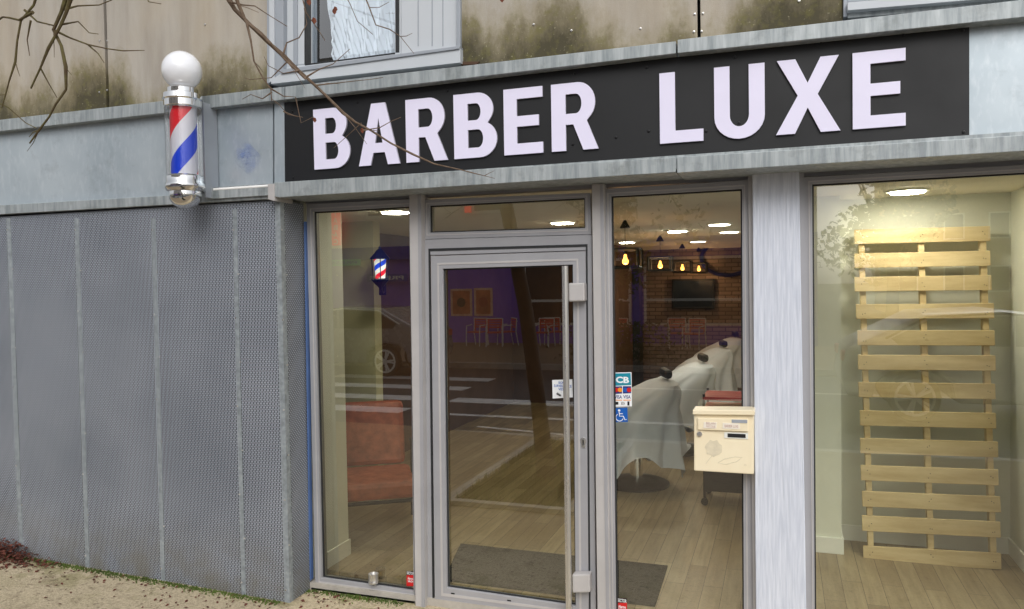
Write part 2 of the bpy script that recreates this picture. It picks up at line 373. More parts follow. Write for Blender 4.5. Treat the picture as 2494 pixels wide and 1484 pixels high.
struct(MB().box(-2.8,-1.75,-4.7,-2.0,-.1,-.078).build('soil_bed',M['soil']))
gb=MB()
for i in range(5200):
    x=random.uniform(-2.78,-1.77); y=random.uniform(-4.68,-2.02); h=random.uniform(.03,.12); a=random.uniform(0,PI); r=.007
    dx,dy=math.cos(a)*r,math.sin(a)*r; gb.add([(x-dx,y-dy,-.08),(x+dx,y+dy,-.08),(x+random.uniform(-.03,.03),y+random.uniform(-.03,.03),-.08+h)],[(0,1,2)])
tag(gb.build('grass',M['grass'],recalc=False),'short grass growing in the tree bed in the pavement','grass',kind='stuff')
e=MB(); e.box(-2.9,-2.8,-4.8,-1.9,-.1,-.05); e.box(-1.75,-1.67,-4.78,-1.92,-.1,-.05); e.box(-2.8,-1.75,-2.0,-1.92,-.1,-.05); e.box(-2.8,-1.75,-4.78,-4.7,-.1,-.05)
struct(e.build('bed_edging',M['kerb']))
# ================================================================= THE BUILDING
B=thing('shop_building','grey building with stained concrete panels above a galvanised fascia and glazed barber shopfront','building',(-1.5,0,-.09))
YW=-.15
def UL(px): return 292+(2-292)*px/2494.   # top edge of the upper ledge
def ULb(px):
    return 320+(243-320)*px/692. if px<692 else 243+(130-243)*(px-692)/958. if px<1650 else 130+(42-130)*(px-1650)/844.
TOP=-420
def panel(x0,x1,ybl=None,ybr=None):
    mb=MB(); a=pp([(x0,TOP),(x1,TOP),(x1,(ybr if ybr is not None else UL(x1)+14)),(x0,(ybl if ybl is not None else UL(x0)+14))],YW)
    xa,xb=(a[0][0]+a[3][0])/2,(a[1][0]+a[2][0])/2
    mb.prism([(xa,5.2),(xb,5.2),(xb,a[2][1]),(xa,a[3][1])],YW,YW+.03)
    return mb.build('wall_panel',M['panel'],B,bev=.002)
for a,b in ((-520,-60),(-55,249),(256,648),(1119,1696),(1704,2052),(2900,3400)): panel(a,b)
zc=P(1247,UL(1247)+14,YW).z
c=MB(); c.box(-8.3,4.2,YW+.035,.0,2.5,zc+.02); c.box(-8.3,4.2,.5,10,2.52,5.2); c.box(-8.3,4.2,YW,10,5.2,5.3); c.build('wall_core',M['gasket'],B)
scatter('screw',[(.0001,-.006),(.006,-.005),(.007,0)],[P(px,py,YW) for px,py in ((262,220),(243,225),(1692,35),(1712,33),(1690,78),(1709,77),(1690,120),(1708,118),(1946,3),(1392,75),(262,100),(243,100),(120,60),(500,60),(1300,60),(1560,70))],M['steel'],B)
def ledge(name,pts,y,yb):
    return MB().prism(pp(pts,y),y,yb).build(name,M['ledge'],B,bev=.003)
ledge('ledge',[(-520,UL(-520)),(692,UL(692)),(692,ULb(692)),(-520,ULb(-520))],-.26,-.12)
ledge('ledge',[(694,UL(694)),(1646,UL(1646)),(1646,ULb(1646)),(694,ULb(694))],-.28,-.12)
ledge('ledge',[(1650,UL(1650)-3),(3400,UL(3400)-3),(3400,ULb(3400)),(1650,ULb(1650))],-.284,-.12)
def Ltop(px): return ULb(px)-6
def Lb1(px): return 500+(462-500)*px/655.
def Sb(px): return 470+(362-470)*(px-650)/1844.
def St(px): return Sb(px)-(24+ (33-24)*(px-650)/1844.)
def fas(x0,x1,y,yb=-.05,mat='galv',name='fascia_panel',low=Lb1):
    return MB().prism(pp([(x0,Ltop(x0)),(x1,Ltop(x1)),(x1,low(x1)+8),(x0,low(x0)+8)],y),y,yb).build(name,M[mat],B,bev=.002)
fas(-520,524,-.20); fas(528,664,-.195); fas(668,700,-.21)
fas(2300,3400,-.20,low=St); fas(690,2310,-.19,low=St)
ledge('ledge',[(-520,Lb1(-520)),(655,Lb1(655)),(655,485),(-520,522+30)],-.25,-.02)
ledge('ledge',[(668,St(668)),(1646,St(1646)),(1646,Sb(1646)+8),(680,Sb(680)+13),(668,Sb(668)+10)],-.28,.02)
ledge('ledge',[(1649,St(1649)),(3400,St(3400)),(3400,Sb(3400)+2),(1649,Sb(1649)+10)],-.284,.02)
MB().prism(pp([(652,448),(668,448),(668,490),(652,486)],-.287),-.287,-.1).build('ledge_end_cap',M['alu2'],B,bev=.003)
x745=P(745,1000,.02).x
MB().box(x745-.5,4.2,-.27,.16,2.44,2.51).build('soffit',M['ledge'],B)
MB().box(x745-.5,4.2,-.24,-.02,2.432,2.438).build('soffit_plate',M['gasket'],B)
MB().box(-8.3,x745-.01,.03,.16,-.1,2.5).build('wall',M['cream'],B)
MB().prism(pp([(740,540),(743.5,540),(757,1412),(754,1416)],.0),.0,.03).build('blue_trim',M['blue'],B)
# ------- upper window
def uw(name,pts,y,yb,mat,parent=B,bev=.002,smooth=False): return MB().prism(pp(pts,y),y,yb).build(name,M[mat],parent,bev=bev)
M['pvc']=mt('pale_grey_pvc',S(192,197,202),.4,0,var=.02); M['pvc2']=mt('mid_grey_pvc',S(156,162,170),.45,0,var=.04)
W1=uw('upper_window',[(650,TOP),(690,TOP),(690,187),(650,205)],-.17,.1,'pvc2')
uw('casing_strip',[(653,TOP),(664,TOP),(668,196),(656,201)],-.185,-.17,'pvc',W1)
uw('casement_stile',[(690,TOP),(742,TOP),(744,156),(692,164)],-.13,.0,'pvc',W1); uw('casement_bead',[(712,TOP),(722,TOP),(724,158),(714,160)],-.14,-.13,'pvc2',W1)
uw('gasket',[(740,TOP),(746,TOP),(746,158),(741,158)],-.133,-.08,'gasket',W1)
uw('bottom_rail',[(690,164),(975,128),(975,141),(690,180)],-.135,.0,'pvc',W1)
uw('gasket',[(742,156),(962,128),(962,132),(742,160)],-.137,-.08,'gasket',W1)
uw('casement_stile',[(960,TOP),(978,TOP),(978,132),(962,133)],-.128,.0,'pvc',W1); uw('gasket',[(961,TOP),(971,TOP),(972,128),(963,128)],-.133,-.128,'gasket',W1)
uw('shutter_panel',[(978,TOP),(1112,TOP),(1112,118),(978,132)],-.145,-.1,'pvc',W1)
for x in (1016,1050,1076): uw('shutter_groove',[(x,TOP),(x+3,TOP),(x+4,112),(x+1,113)],-.147,-.144,'pvc2',W1)
uw('casing_strip',[(1110,TOP),(1121,TOP),(1121,118),(1112,118)],-.172,0,'pvc2',W1)
uw('window_sill',[(688,176),(1121,118),(1121,153),(660,205),(660,196)],-.19,.0,'pvc',W1); uw('sill_edge',[(680,170),(1119,112),(1119,119),(684,180)],-.2,-.1,'pvc2',W1)
uw('foam_bead',[(1121,150),(1168,150),(1160,158),(1121,158)],-.158,-.13,'mustard',W1)
MB().quad([(x,-.06,z) for x,z in pp([(735,TOP),(970,TOP),(970,140),(735,165)],-.06)]).build('window_pane',M['upglass'],W1)
cv=MB(); a=P(790,0,.02).x; b_=P(1000,0,.02).x; nx_,nz_=150,26; vs=[]
for j in range(nz_+1):
    z=3.1+2.0*j/nz_; k=min(1,(z-3.1)/.5)
    for i in range(nx_+1):
        t=i/nx_; x=a+(b_-a)*t+.10*(1-k)*(1-t); ph=x*62-(z-3.1)*8*(.4+t)
        vs.append((x,.04+.028*math.sin(ph)+.014*math.sin(ph*2.3+1)+.006*math.sin(ph*5.1),z))
cv.add(vs,[(j*(nx_+1)+i,j*(nx_+1)+i+1,(j+1)*(nx_+1)+i+1,(j+1)*(nx_+1)+i) for j in range(nz_) for i in range(nx_)])
cv.build('net_curtain',mt('net_curtain_cloth',S(244,247,250),.8,0,var=.03,vs=5),W1,smooth=True)
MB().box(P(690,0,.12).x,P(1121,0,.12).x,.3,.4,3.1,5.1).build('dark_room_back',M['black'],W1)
W2=uw('upper_window',[(2054,TOP),(2064,TOP),(2064,40),(2054,42)],-.165,.1,'pvc2')
uw('window_sill',[(2064,6),(2960,-70),(2960,-50),(2064,26)],-.20,.0,'pvc',W2); uw('casement_frame',[(2064,TOP),(2960,TOP),(2960,-70),(2064,6)],-.1,.0,'pvc2',W2)
uw('sill_flashing',[(2064,24),(2960,-50),(2960,-25),(2064,44)],-.16,-.1,'ledge',W2)
# ------- shop windows
YF=.02
def win(name,o,i,y0=YF,y1=.09,mat='alu',parent=B,pane='glass'):
    O=pp(o,y0); I=pp(i,y0); fr=MB().ring(O,I,y0,y1).build(name,M[mat],parent,bev=.002)
    cx=sum(a for a,_ in I)/4; cz=sum(b for _,b in I)/4
    g=[(a+(.008 if a<cx else -.008),b+(-.008 if b>cz else .008)) for a,b in I]
    O2=[(a+(-.004 if a<cx else .004),b+(.004 if b>cz else -.004)) for a,b in I]
    MB().ring(O2,g,y0+.02,y0+.03).build('gasket',M['gasket'],fr if parent is B else parent)
    m0=[(a*.45+c*.55,b*.45+d*.55) for (a,b),(c,d) in zip(O,I)]; m1=[(a*.30+c*.70,b*.30+d*.70) for (a,b),(c,d) in zip(O,I)]
    MB().ring(m0,m1,y0-.003,y0+.001).build('bead',M['alu2'],fr)
    MB().quad([(a,y0+.04,b) for a,b in O2]).build('glass_pane',M[pane],fr if parent is B else parent)
    return fr
s1=win('shop_window',[(746,497),(996,485),(1011,1467),(768,1434)],[(762,516),(998,503),(1007,1440),(783,1408)])
MB().prism(pp([(757,1430),(1012,1464),(1012,1477),(757,1444)],-.0),-.0,.1).build('window_sill',M['alu2'],s1,bev=.003)
s2=win('transom_window',[(1028,487),(1438,470),(1440,571),(1030,583)],[(1045,501),(1424,482),(1425,556),(1046,567)])
df=MB().ring(pp([(1028,584),(1441,572),(1452,1540),(1040,1494)],.015),pp([(1047,622),(1428,610),(1436,1522),(1057,1476)],.015),.015,.09).build('door_frame',M['alu'],B,bev=.002)
MB().ring(pp([(1044,606),(1431,595),(1439,1530),(1054,1484)],.015),pp([(1048,612),(1427,601),(1435,1524),(1058,1478)],.015),.011,.016).build('frame_groove',M['gasket'],df)
YD=.005
dr=win('shop_door',[(1049,624),(1426,612),(1434,1518),(1059,1474)],[(1078,655),(1395,645),(1402,1477),(1088,1432)],YD,.06)
s3=win('shop_window',[(1468,461),(1824,438),(1836,1590),(1484,1560)],[(1488,478),(1807,460),(1812,1566),(1500,1535)],pane='glass2')
s4=win('shop_window',[(1957,432),(3400,350),(3400,1760),(1973,1600)],[(1978,449),(3330,372),(3330,1720),(1985,1575)],pane='glass2')
for px,q in ((( 996,1026,1012,1036),(473,1484)),((1441,1470,1456,1486),(448,1545))):
    a,b_,c2,d=px; t0,t1=q
    MB().prism(pp([(a,t0),(b_,t0-1),(d,t1+20),(c2,t1+18)],-.03),-.03,.1).build('mullion_post',M['alu2'],B,bev=.003)
    MB().prism(pp([(b_-9,t0+2),(b_-1,t0+2),(d-1,t1+20),(d-9,t1+20)],-.034),-.034,-.028).build('post_cover',M['alu'],B)
MB().prism(pp([(1832,400),(1946,398),(1966,1620),(1842,1600)],-.04),-.04,.25).build('pillar',M['pillar'],B,bev=.004)
MB().prism(pp([(1822,420),(1834,420),(1844,1600),(1836,1600)],-.0),-.0,.1).build('trim_strip',M['alu2'],B)
MB().prism(pp([(1945,400),(1958,400),(1974,1610),(1964,1610)],-.0),-.0,.1).build('trim_strip',M['alu'],B)
MB().prism(pp([(744,470),(3400,330),(3400,352),(744,497)],.04),.04,.1).build('head_trim',M['alu'],B)
MB().prism([(x745-.2,-.1),(4.2,-.1),(4.2,-.045),(x745-.2,-.045)],.0,.14).build('threshold',M['kerb'],B)
h0=P(1376,648,-.07); h1=P(1386,1560,-.07)
MB().tube([h0,h1],.0175,20).build('pull_handle',M['steel'],dr,smooth=True)
for (a,b_,c2,d) in ((1384,690,1423,734),(1393,1400,1436,1444)):
    MB().prism(pp([(a,b_),(c2,b_-1),(c2+1,d),(a+1,d+1)],-.06),-.06,.0).build('handle_bracket',M['alu2'],dr,bev=.008)
q=P(1421,1078,YD); k=MB(); k.lathe([(.0001,-.006),(.017,-.005),(.018,0)],(q.x,q.y,q.z+.012),20,'y'); k.box(q.x-.011,q.x+.011,q.y-.005,q.y,q.z-.03,q.z+.01); k.build('lock_plate',M['steel'],dr,smooth=True)
MB().box(q.x-.003,q.x+.003,q.y-.009,q.y-.006,q.z-.016,q.z+.018).build('keyhole',M['black'],dr)
for px,py in ((1103,1446),(1240,1463)): 
    q=P(px,py,YD); MB().box(q.x-.012,q.x+.012,YD-.001,YD+.002,q.z-.004,q.z+.004).build('drain_slot',M['black'],dr)
# ================================================================= perforated cladding
C=thing('perforated_cladding','grey perforated steel cladding box with vertical seams, left of the shopfront','cladding',(-5,-.2,-.05))
YM=-.22
def mbot(px): return 1357+(1478-1357)*px/703.+ (2 if px<0 else 0)
cl=MB(); pts=pp([(-520,560),(683,488),(704,1478),(0,1357),(-520,1266)],YM); xr=(pts[1][0]+pts[2][0])/2; pts[1]=(xr,pts[1][1]); pts[2]=(xr,pts[2][1])
cl.prism(pts,YM,.028); cl.build('perforated_sheet',M['perf'],C)
for a,b_ in ((20,52),(186,213),(373,397),(571,593),(-180,-140)):
    w_=5 if a>0 else 7
    MB().prism(pp([(a-w_,532 if a<400 else 510),(a+w_,532 if a<400 else 510),(b_+w_,mbot(b_)-2),(b_-w_,mbot(b_)-4)],YM-.004),YM-.004,YM).build('seam_strip',M['seam'],C)
MB().prism([(xr-.035,pts[1][1]),(xr+.003,pts[1][1]),(xr+.003,pts[2][1]),(xr-.035,pts[2][1])],YM-.003,YM+.04).build('corner_trim',M['seam'],C)
rv=[]
for a,b_ in ((20,52),(186,213),(373,397),(571,593),(690,700)):
    for k in range(9):
        t=k/8; py=560+t*(mbot(b_)-600); rv.append(P(a+(b_-a)*(py-520)/(mbot(b_)-520)+(6 if k%2 else -4),py,YM-.006))
scatter('rivet',[(.0001,-.003),(.005,-.002),(.006,.002)],rv,M['steel'],C,8)
# ================================================================= SIGN
q=P(1500,400,-.21)
SG=thing('shop_sign','long black sign board with large white capital letters spelling BARBER LUXE','sign',tuple(q))
YS=-.215
MB().prism(pp([(692,250),(2361,57),(2361,334),(694,451)],YS),YS,-.19).build('sign_panel',M['signblack'],SG,bev=.001)
def arc(cx,cz,rx,rz,a0,a1,n=14): return [(cx+rx*math.cos(rad(a0+(a1-a0)*i/n)),cz+rz*math.sin(rad(a0+(a1-a0)*i/n))) for i in range(n+1)]
GL={
'L':[[(0,0),(1,0),(1,.17),(.36,.17),(.36,1),(0,1)]],
'E':[[(0,0),(1,0),(1,.165),(.34,.165),(.34,.42),(.9,.42),(.9,.58),(.34,.58),(.34,.84),(1,.84),(1,1),(0,1)]],
'X':[[(0.02,1),(.31,1),(.5,.67),(.7,1),(.98,1),(.655,.51),(1,0),(.7,0),(.5,.34),(.3,0),(0,0),(.345,.51)]],
'U':[[(0,1)]+arc(.5,.3,.5,.31,180,360)+[(1,1),(.69,1)]+arc(.5,.32,.19,.16,0,-180)+[(.31,1)]],
'A':[[(0,0),(.29,0),(.36,.2),(.64,.2),(.71,0),(1,0),(.67,1),(.33,1)],[(.41,.355),(.59,.355),(.5,.76)]],
'B':[[(0,0)]+arc(.6,.28,.4,.28,-90,62)+arc(.56,.74,.36,.26,-38,90)+[(0,1)],[(.33,.155)]+arc(.56,.295,.12,.14,-90,90)+[(.33,.435)],[(.33,.58)]+arc(.52,.71,.11,.13,-90,90)+[(.33,.84)]],
'R':[[(0,0),(.31,0),(.31,.385),(.47,.385),(.68,0),(1,0),(.76,.43)]+arc(.57,.7,.37,.3,-50,90)+[(0,1)],[(.31,.545)]+arc(.53,.69,.12,.145,-90,90)+[(.31,.835)]]}
YL=YS-.013
zb=sum(P(a,b_,YL).z for a,b_ in ((764,415),(988,399),(1345,372),(1608,350),(2075,310)))/5
zt=sum(P(a,b_,YL).z for a,b_ in ((762,270),(988,247),(1342,207),(1606,179),(2079,124)))/5
for ch,a,b_ in (('B',763,851),('A',872,972),('R',988,1089),('B',1105,1210),('E',1227,1322),('R',1343,1457),('L',1607,1713),('U',1740,1863),('X',1890,2047),('E',2077,2206)):
    xa=P(a,300,YL).x; xb=P(b_,300,YL).x
    loops=[[(xa+(xb-xa)*s,zb+(zt-zb)*t) for s,t in L] for L in GL[ch]]
    vs,fs=shape(loops,YL,YS-.001); mb=MB(); mb.add(vs,fs)
    mb.m=[0 if all(abs(vs[i][1]-YL)<1e-4 for i in q) else 1 for q in fs]
    o=mb.build('letter',[M['letter'],M['letterside']],SG); o['label']='white letter '+ch
scatter('screw',[(.0001,-.005),(.006,-.004),(.008,0)],[P(px,py,YS) for px,py in ((712,272),(714,434),(1090,222),(1060,400),(1400,180),(1395,352),(1575,165),(1580,320),(1790,140),(1720,320),(2000,105),(2010,300),(2345,75),(2347,322),(885,432),(870,250),(2200,85),(1500,335),(1800,300))],M['darkm'],SG)
# ================================================================= BARBER POLE
wq=P(515,350,-.2); d_=ray(448,350); t_=(wq.x-CAM.x)/d_.x; pc=CAM+d_*t_; PX_,PY_=pc.x,pc.y
def zp(py): 
    d=ray(448,py); return (CAM+d*((PY_-CAM.y)/d.y)).z
BP=thing('barber_pole','chrome barber pole with white globe and red, white and blue spiral, mounted on the fascia','barber pole',(PX_,PY_,zp(508)))
pm=abs(zp(300)-zp(400))/100.
def lz(prof): return [(r*pm,zp(y)) for r,y in prof]
cpt=(PX_,PY_,0)
MB().lathe([(max(.0005,47*pm*math.sin(rad(a))),zp(172)-47*pm*math.cos(rad(a))) for a in range(20,181,8)],cpt,40).build('globe',M['whiteglobe'],BP,smooth=True)
MB().lathe(lz([(20,212),(32,213),(36,218),(36,228),(46,232),(47,244),(44,247),(44,262),(40,266),(38,266)]),cpt,40).build('top_cap',M['chrome'],BP,smooth=True)
MB().lathe(lz([(43,262),(43,434)]),cpt,40).build('glass_tube',M['cylglass'],BP,smooth=True)
PER=.57
M['stripe']=stripes('spiral_stripes',.04+PER*.5,PER)
MB().lathe(lz([(31,262),(31,434)]),cpt,48).build('spiral_cylinder',M['stripe'],BP,smooth=True)
MB().lathe(lz([(40,428),(44,432),(44,446),(47,450),(47,460),(44,464),(43,466),(37,468),(38,476),(36,488),(28,500),(14,507),(.5,509)]),cpt,40).build('bottom_cap',M['chrome'],BP,smooth=True)
bk=MB(); bk.box(PX_-.045,PX_+.045,-.212,-.2,zp(478),zp(236)); bk.build('mounting_plate',M['steel'],BP,bev=.004)
for py in (252,458):
    z=zp(py); MB().box(PX_-.02,PX_+.02,PY_+.1,-.21,z-.022,z+.022).build('bracket_arm',M['chrome'],BP,bev=.004)
MB().box(PX_+.035,PX_+.05,PY_+.12,-.2,zp(478),zp(240)).build('side_plate',M['pvc2'],BP,bev=.003)
scatter('screw',[(.0001,-.004),(.007,-.003),(.008,0)],[(PX_+.02,-.213,zp(y)) for y in (250,300,420,465)],M['chrome'],BP)
q0=P(522,462,-.262); q1=P(658,453,-.262); M['whitepl']=mt('white_plastic',S(248,248,246),.4,0,var=.01)
tag(MB().tube([q0,q1],.011,10).build('conduit',M['whitepl'],None,smooth=True),'thin white conduit running from the barber pole base to the sign corner','conduit')
bl=MB().prism(pp([(560,335),(600,340),(640,385),(650,430),(612,432),(575,400)],-.197),-.197,-.1945)
def smear():
    m,nt,b=newmat('faded_blue_smear'); pos=nd(nt,'ShaderNodeNewGeometry').outputs['Position']
    b.inputs['Base Color'].default_value=S(128,148,196); b.inputs['Roughness'].default_value=.5
    q=P(602,385,-.197); mp=nd(nt,'ShaderNodeMapping'); mp.inputs['Location'].default_value=(-q.x,-q.y,-q.z); nt.links.new(pos,mp.inputs['Vector'])
    ln=nd(nt,'ShaderNodeVectorMath',operation='LENGTH'); nt.links.new(mp.outputs[0],ln.inputs[0])
    fall=ramp(nt,ln.outputs['Value'],.02,.11,.8,0.)
    al=math_n(nt,'MULTIPLY',fall,ramp(nt,noise(nt,pos,14,4,.6),.35,.6)); nt.links.new(al,b.inputs['Alpha']); return m
tag(bl.build('paint_smear',smear()),'faded blue paint smear on the metal fascia right of the barber pole','paint mark')
# ================================================================= LETTERBOX
q=P(1762,1150,-.12)
LB=thing('letterbox','cream metal letterbox fixed beside the pale pillar','letterbox',(q.x,-.05,q.z))
YB=-.12
def bx(pts,y,yb,mat,name,bev=.0): return MB().prism(pp(pts,y),y,yb).build(name,M[mat],LB,bev=bev)
bx([(1690,1003),(1836,1006),(1836,1156),(1690,1147)],YB+.01,.0,'box','body',.006)
bx([(1687,999),(1838,1000),(1838,1012),(1687,1010)],YB-.01,.0,'box','lid',.003)
bx([(1699,1019),(1822,1021),(1822,1052),(1699,1047)],YB-.004,YB+.01,'box','letter_flap',.003)
bx([(1782,1022),(1820,1023),(1820,1031),(1782,1030)],YB-.007,YB-.003,'pvc2','name_window')
bx([(1714,1028),(1746,1029),(1745,1044),(1713,1043)],YB-.0065,YB-.003,'box2','paper_label'); bx([(1760,1030),(1802,1032),(1802,1046),(1760,1044)],YB-.0065,YB-.003,'box2','paper_label')
bx([(1764,1053),(1822,1055),(1822,1070),(1764,1067)],YB+.006,YB+.011,'skirt','slot_frame'); bx([(1772,1056),(1816,1058),(1816,1067),(1772,1065)],YB+.004,YB+.007,'black','slot')
q=P(1704,1057,YB+.01); MB().lathe([(.0001,-.01),(.013,-.009),(.014,0)],tuple(q),20,'y').build('lock',M['steel'],LB,smooth=True)
M['rub']=mt('glue_mark',S(222,211,184),.8,0,var=.08,vs=40); M['ink']=mt('faded_ink',S(190,150,140),.8)
q=P(1738,1092,YB+.009); MB().prism([(q.x+.043*math.cos(a*.39)*(1+.12*math.sin(a*2.7)),q.z+.043*math.sin(a*.39)*(1+.12*math.sin(a*2.7))) for a in range(16)],YB+.0085,YB+.012).build('glue_mark',M['rub'],LB)
lf=[(1748,1128),(1765,1118),(1790,1113),(1808,1114),(1795,1124),(1770,1131),(1748,1128)]
MB().tube([P(a,b_,YB+.0105) for a,b_ in lf],.0022,5).build('embossed_leaf',M['rub'],LB)
MB().tube([P(a,b_,YB+.0105) for a,b_ in ((1719,1130),(1730,1115),(1740,1105))],.0015,5).build('embossed_stem',M['rub'],LB)
q=P(1815,1133,YB+.01); MB().tube([(q.x+.006*math.cos(a*.7),YB+.0095,q.z+.004*math.sin(a*.7)) for a in range(9)],.001,4,closed=True).build('embossed_mark',M['rub'],LB)
text_px('BELAN',1720,1029,1742,1034,YB-.0072,M['ink'],LB,bold=0); text_px('NICOLE',1720,1037,1742,1041,YB-.0072,M['ink'],LB,bold=0); text_px('BARBER LUXE',1765,1036,1798,1041,YB-.0072,M['ink'],LB,bold=0)
# ================================================================= STICKERS
YG=.06-.002
M['swhite']=mt('white_vinyl',S(236,238,240),.4,0,var=.02); M['sblue']=mt('blue_vinyl',S(20,92,178),.4,0,var=.02); M['steal']=mt('teal_vinyl',S(20,136,158),.4,0,var=.02)
M['sred']=mt('red_vinyl',S(206,28,30),.4,0,var=.02); M['sorange']=mt('orange_vinyl',S(240,150,30),.4,0,var=.02); M['sblack']=mt('black_vinyl',S(16,16,18),.4)
M['snavy']=mt('navy_vinyl',S(28,44,120),.4,0,var=.02)
def stick(root,pts,mat,name,l=0):
    y=YG-.0008*l; return MB().prism(pp(pts,y),y,y+.0006).build(name,M[mat],root)
def disc(root,px,py,r,mat,name,l):
    y=YG-.0008*l; q=P(px,py,y); return MB().lathe([(.0001,-.0002),(r,-.0002),(r,.0003)],(q.x,y,q.z),20,'y').build(name,M[mat],root)
def stx(root,body,x0,y0,x1,y1,mat,l,bold=.02): return text_px(body,x0,y0,x1,y1,YG-.0008*l,M[mat],root,bold=bold)
q=P(1515,990,YG); r1=thing('payment_sticker','tall card payment sticker with CB and VISA logos on the glass','sticker',tuple(q))
stick(r1,[(1493,908),(1538,907),(1539,990),(1494,991)],'swhite','backing')
stick(r1,[(1495,910),(1536,909),(1537,938),(1496,940)],'steal','logo_panel',1); stx(r1,'CB',1500,918,1532,933,'swhite',2,.04)
stick(r1,[(1495,942),(1515,941),(1515,959),(1495,960)],'snavy','logo_panel',1); stick(r1,[(1517,941),(1537,941),(1537,958),(1517,959)],'snavy','logo_panel',1)
for bx_ in (1501,1523):
    disc(r1,bx_,950,.013,'sred' if bx_<1510 else 'sblue','logo_disc',2); disc(r1,bx_+9,950,.013,'sorange' if bx_<1510 else 'sred','logo_disc',3)
stx(r1,'VISA',1497,963,1515,971,'snavy',1); stx(r1,'VISA',1518,963,1536,971,'snavy',1)
stick(r1,[(1496,974),(1515,974),(1515,976),(1496,976)],'sorange','stripe',1); stick(r1,[(1518,974),(1536,974),(1536,976),(1518,976)],'sorange','stripe',1)
stick(r1,[(1497,979),(1506,979),(1506,986),(1497,986)],'sblack','symbol',1); stx(r1,')))',1512,979,1521,987,'sblack',1); stick(r1,[(1528,978),(1533,978),(1533,988),(1528,988)],'sblack','symbol',1)
q=P(1511,1028,YG); r2=thing('wheelchair_sticker','blue square sticker with white wheelchair symbol on the glass','sticker',tuple(q))
stick(r2,[(1494,994),(1528,993),(1529,1028),(1495,1029)],'sblue','backing'); disc(r2,1508,1000,.007,'swhite','symbol',1)
yy=YG-.0016
MB().tube([P(a,b_,yy) for a,b_ in ((1508,1004),(1509,1014),(1518,1014),(1522,1023),(1526,1022))],.0028,5).build('symbol',M['swhite'],r2)
MB().tube([P(a,b_,yy) for a,b_ in ((1509,1008),(1517,1008))],.0022,5).build('symbol',M['swhite'],r2)
MB().tube([P(1509+9*math.cos(rad(a)),1017+9*math.sin(rad(a)),yy) for a in range(20,260,20)],.0024,5).build('symbol',M['swhite'],r2)
YG=.045-.002
q=P(1360,970,YG); r3=thing('camera_notice','white video surveillance notice on the door glass behind the pull handle','sticker',tuple(q))
stick(r3,[(1345,926),(1394,924),(1395,968),(1346,971)],'swhite','backing')
stx(r3,'SOUS',1360,930,1380,935,'sblue',1); stx(r3,'SURVEILLANCE',1349,938,1392,943,'sblue',1); stx(r3,'VIDEO',1360,946,1382,951,'sblue',1)
MB().tube([P(1356,958,YG-.001),P(1366,964,YG-.001)],.006,6).build('camera_symbol',M['sblack'],r3)
YG=.058
def sector(a,b_,c2,d,lab):
    q=P((a+c2)/2,d,YG); r=thing('alarm_sticker',lab,'sticker',tuple(q)); h=(d-b_)
    stick(r,[(a,b_),(c2,b_),(c2,d),(a,d)],'sred','backing'); stick(r,[(a,b_),(c2,b_),(c2,b_+h*.25),(a,b_+h*.25)],'sblack','header',1)
    stx(r,'SECTOR',a+1,b_+h*.06,c2-1,b_+h*.19,'swhite',2); stx(r,'Alarme',a+3,b_+h*.42,c2-3,b_+h*.54,'swhite',1); stx(r,'24h/24',a+3,b_+h*.62,c2-3,b_+h*.72,'swhite',1)
sector(990,1392,1009,1428,'small red and black alarm sticker at the bottom of the left shop window'); sector(1503,1458,1527,1500,'small red and black alarm sticker low on the glass right of the door')
# ================================================================= INTERIOR
CZ=2.43
struct(MB().box(-4.1,4.2,.13,10,-.1,0).build('floor',M['plank']))
struct(MB().box(-4.1,4.2,.16,10,CZ,CZ+.08).build('ceiling',M['ceil']))
struct(MB().box(-4.1,4.2,9.6,9.7,0,CZ).build('wall_back',M['brick']))
struct(MB().box(-4.1,-4.0,.16,9.6,0,CZ).build('wall_left',M['mustard']))
xd=P(2050,1300,1.4).x
def niche():
    mb=MB(); mb.box(-.02,xd,1.4,9.6,0,CZ); mb.box(xd,1.55,1.72,1.8,0,CZ); mb.box(1.45,1.55,.16,1.72,0,CZ); return mb
struct(niche().build('wall_right',M['cream']))
sk=MB(); sk.box(-.03,xd+.012,1.385,1.4,0,.11); sk.box(xd,xd+.012,1.4,1.72,0,.11); sk.box(xd+.012,1.45,1.705,1.72,0,.11); sk.box(1.437,1.45,.16,1.705,0,.11); struct(sk.build('skirting',M['skirt'],bev=.002))
xl=x745+.03
struct(MB().box(xl-.3,xl+.02,.14,.42,0,CZ).build('wall_front_left',M['cream']))
xw=P(915,900,1.6).x
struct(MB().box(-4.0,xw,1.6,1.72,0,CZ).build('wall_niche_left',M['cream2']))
sk=MB(); sk.box(xl+.02,xl+.032,.14,.43,0,.11); sk.box(-4,xw+.01,1.588,1.6,0,.1); struct(sk.build('skirting',M['skirt'],bev=.002))
struct(MB().box(-4,-2.35,7.2,9.6,0,CZ).build('wall_partition',M['mustard']))
tag(MB().box(P(1490,700,8.6).x,P(1557,700,8.6).x,8.6,8.9,0,2.1).build('cabinet',M['black'],bev=.01),'tall black cabinet at the back of the barber shop','cabinet')
q=P(1690,750,9.5); tv=thing('television','flat black television on the brick wall at the back','television',tuple(q))
MB().prism(pp([(1636,680),(1740,679),(1740,752),(1636,753)],9.5),9.5,9.58).build('frame',M['darkm'],tv,bev=.01); MB().prism(pp([(1641,685),(1735,684),(1735,747),(1641,748)],9.495),9.495,9.5).build('screen',mt('dark_screen',S(20,26,34),.15),tv)
q=P(1772,628,9.5); ringp=[(q.x+.44*math.cos(rad(a)),9.5,q.z+.3*math.sin(rad(a))) for a in range(0,360,8)]
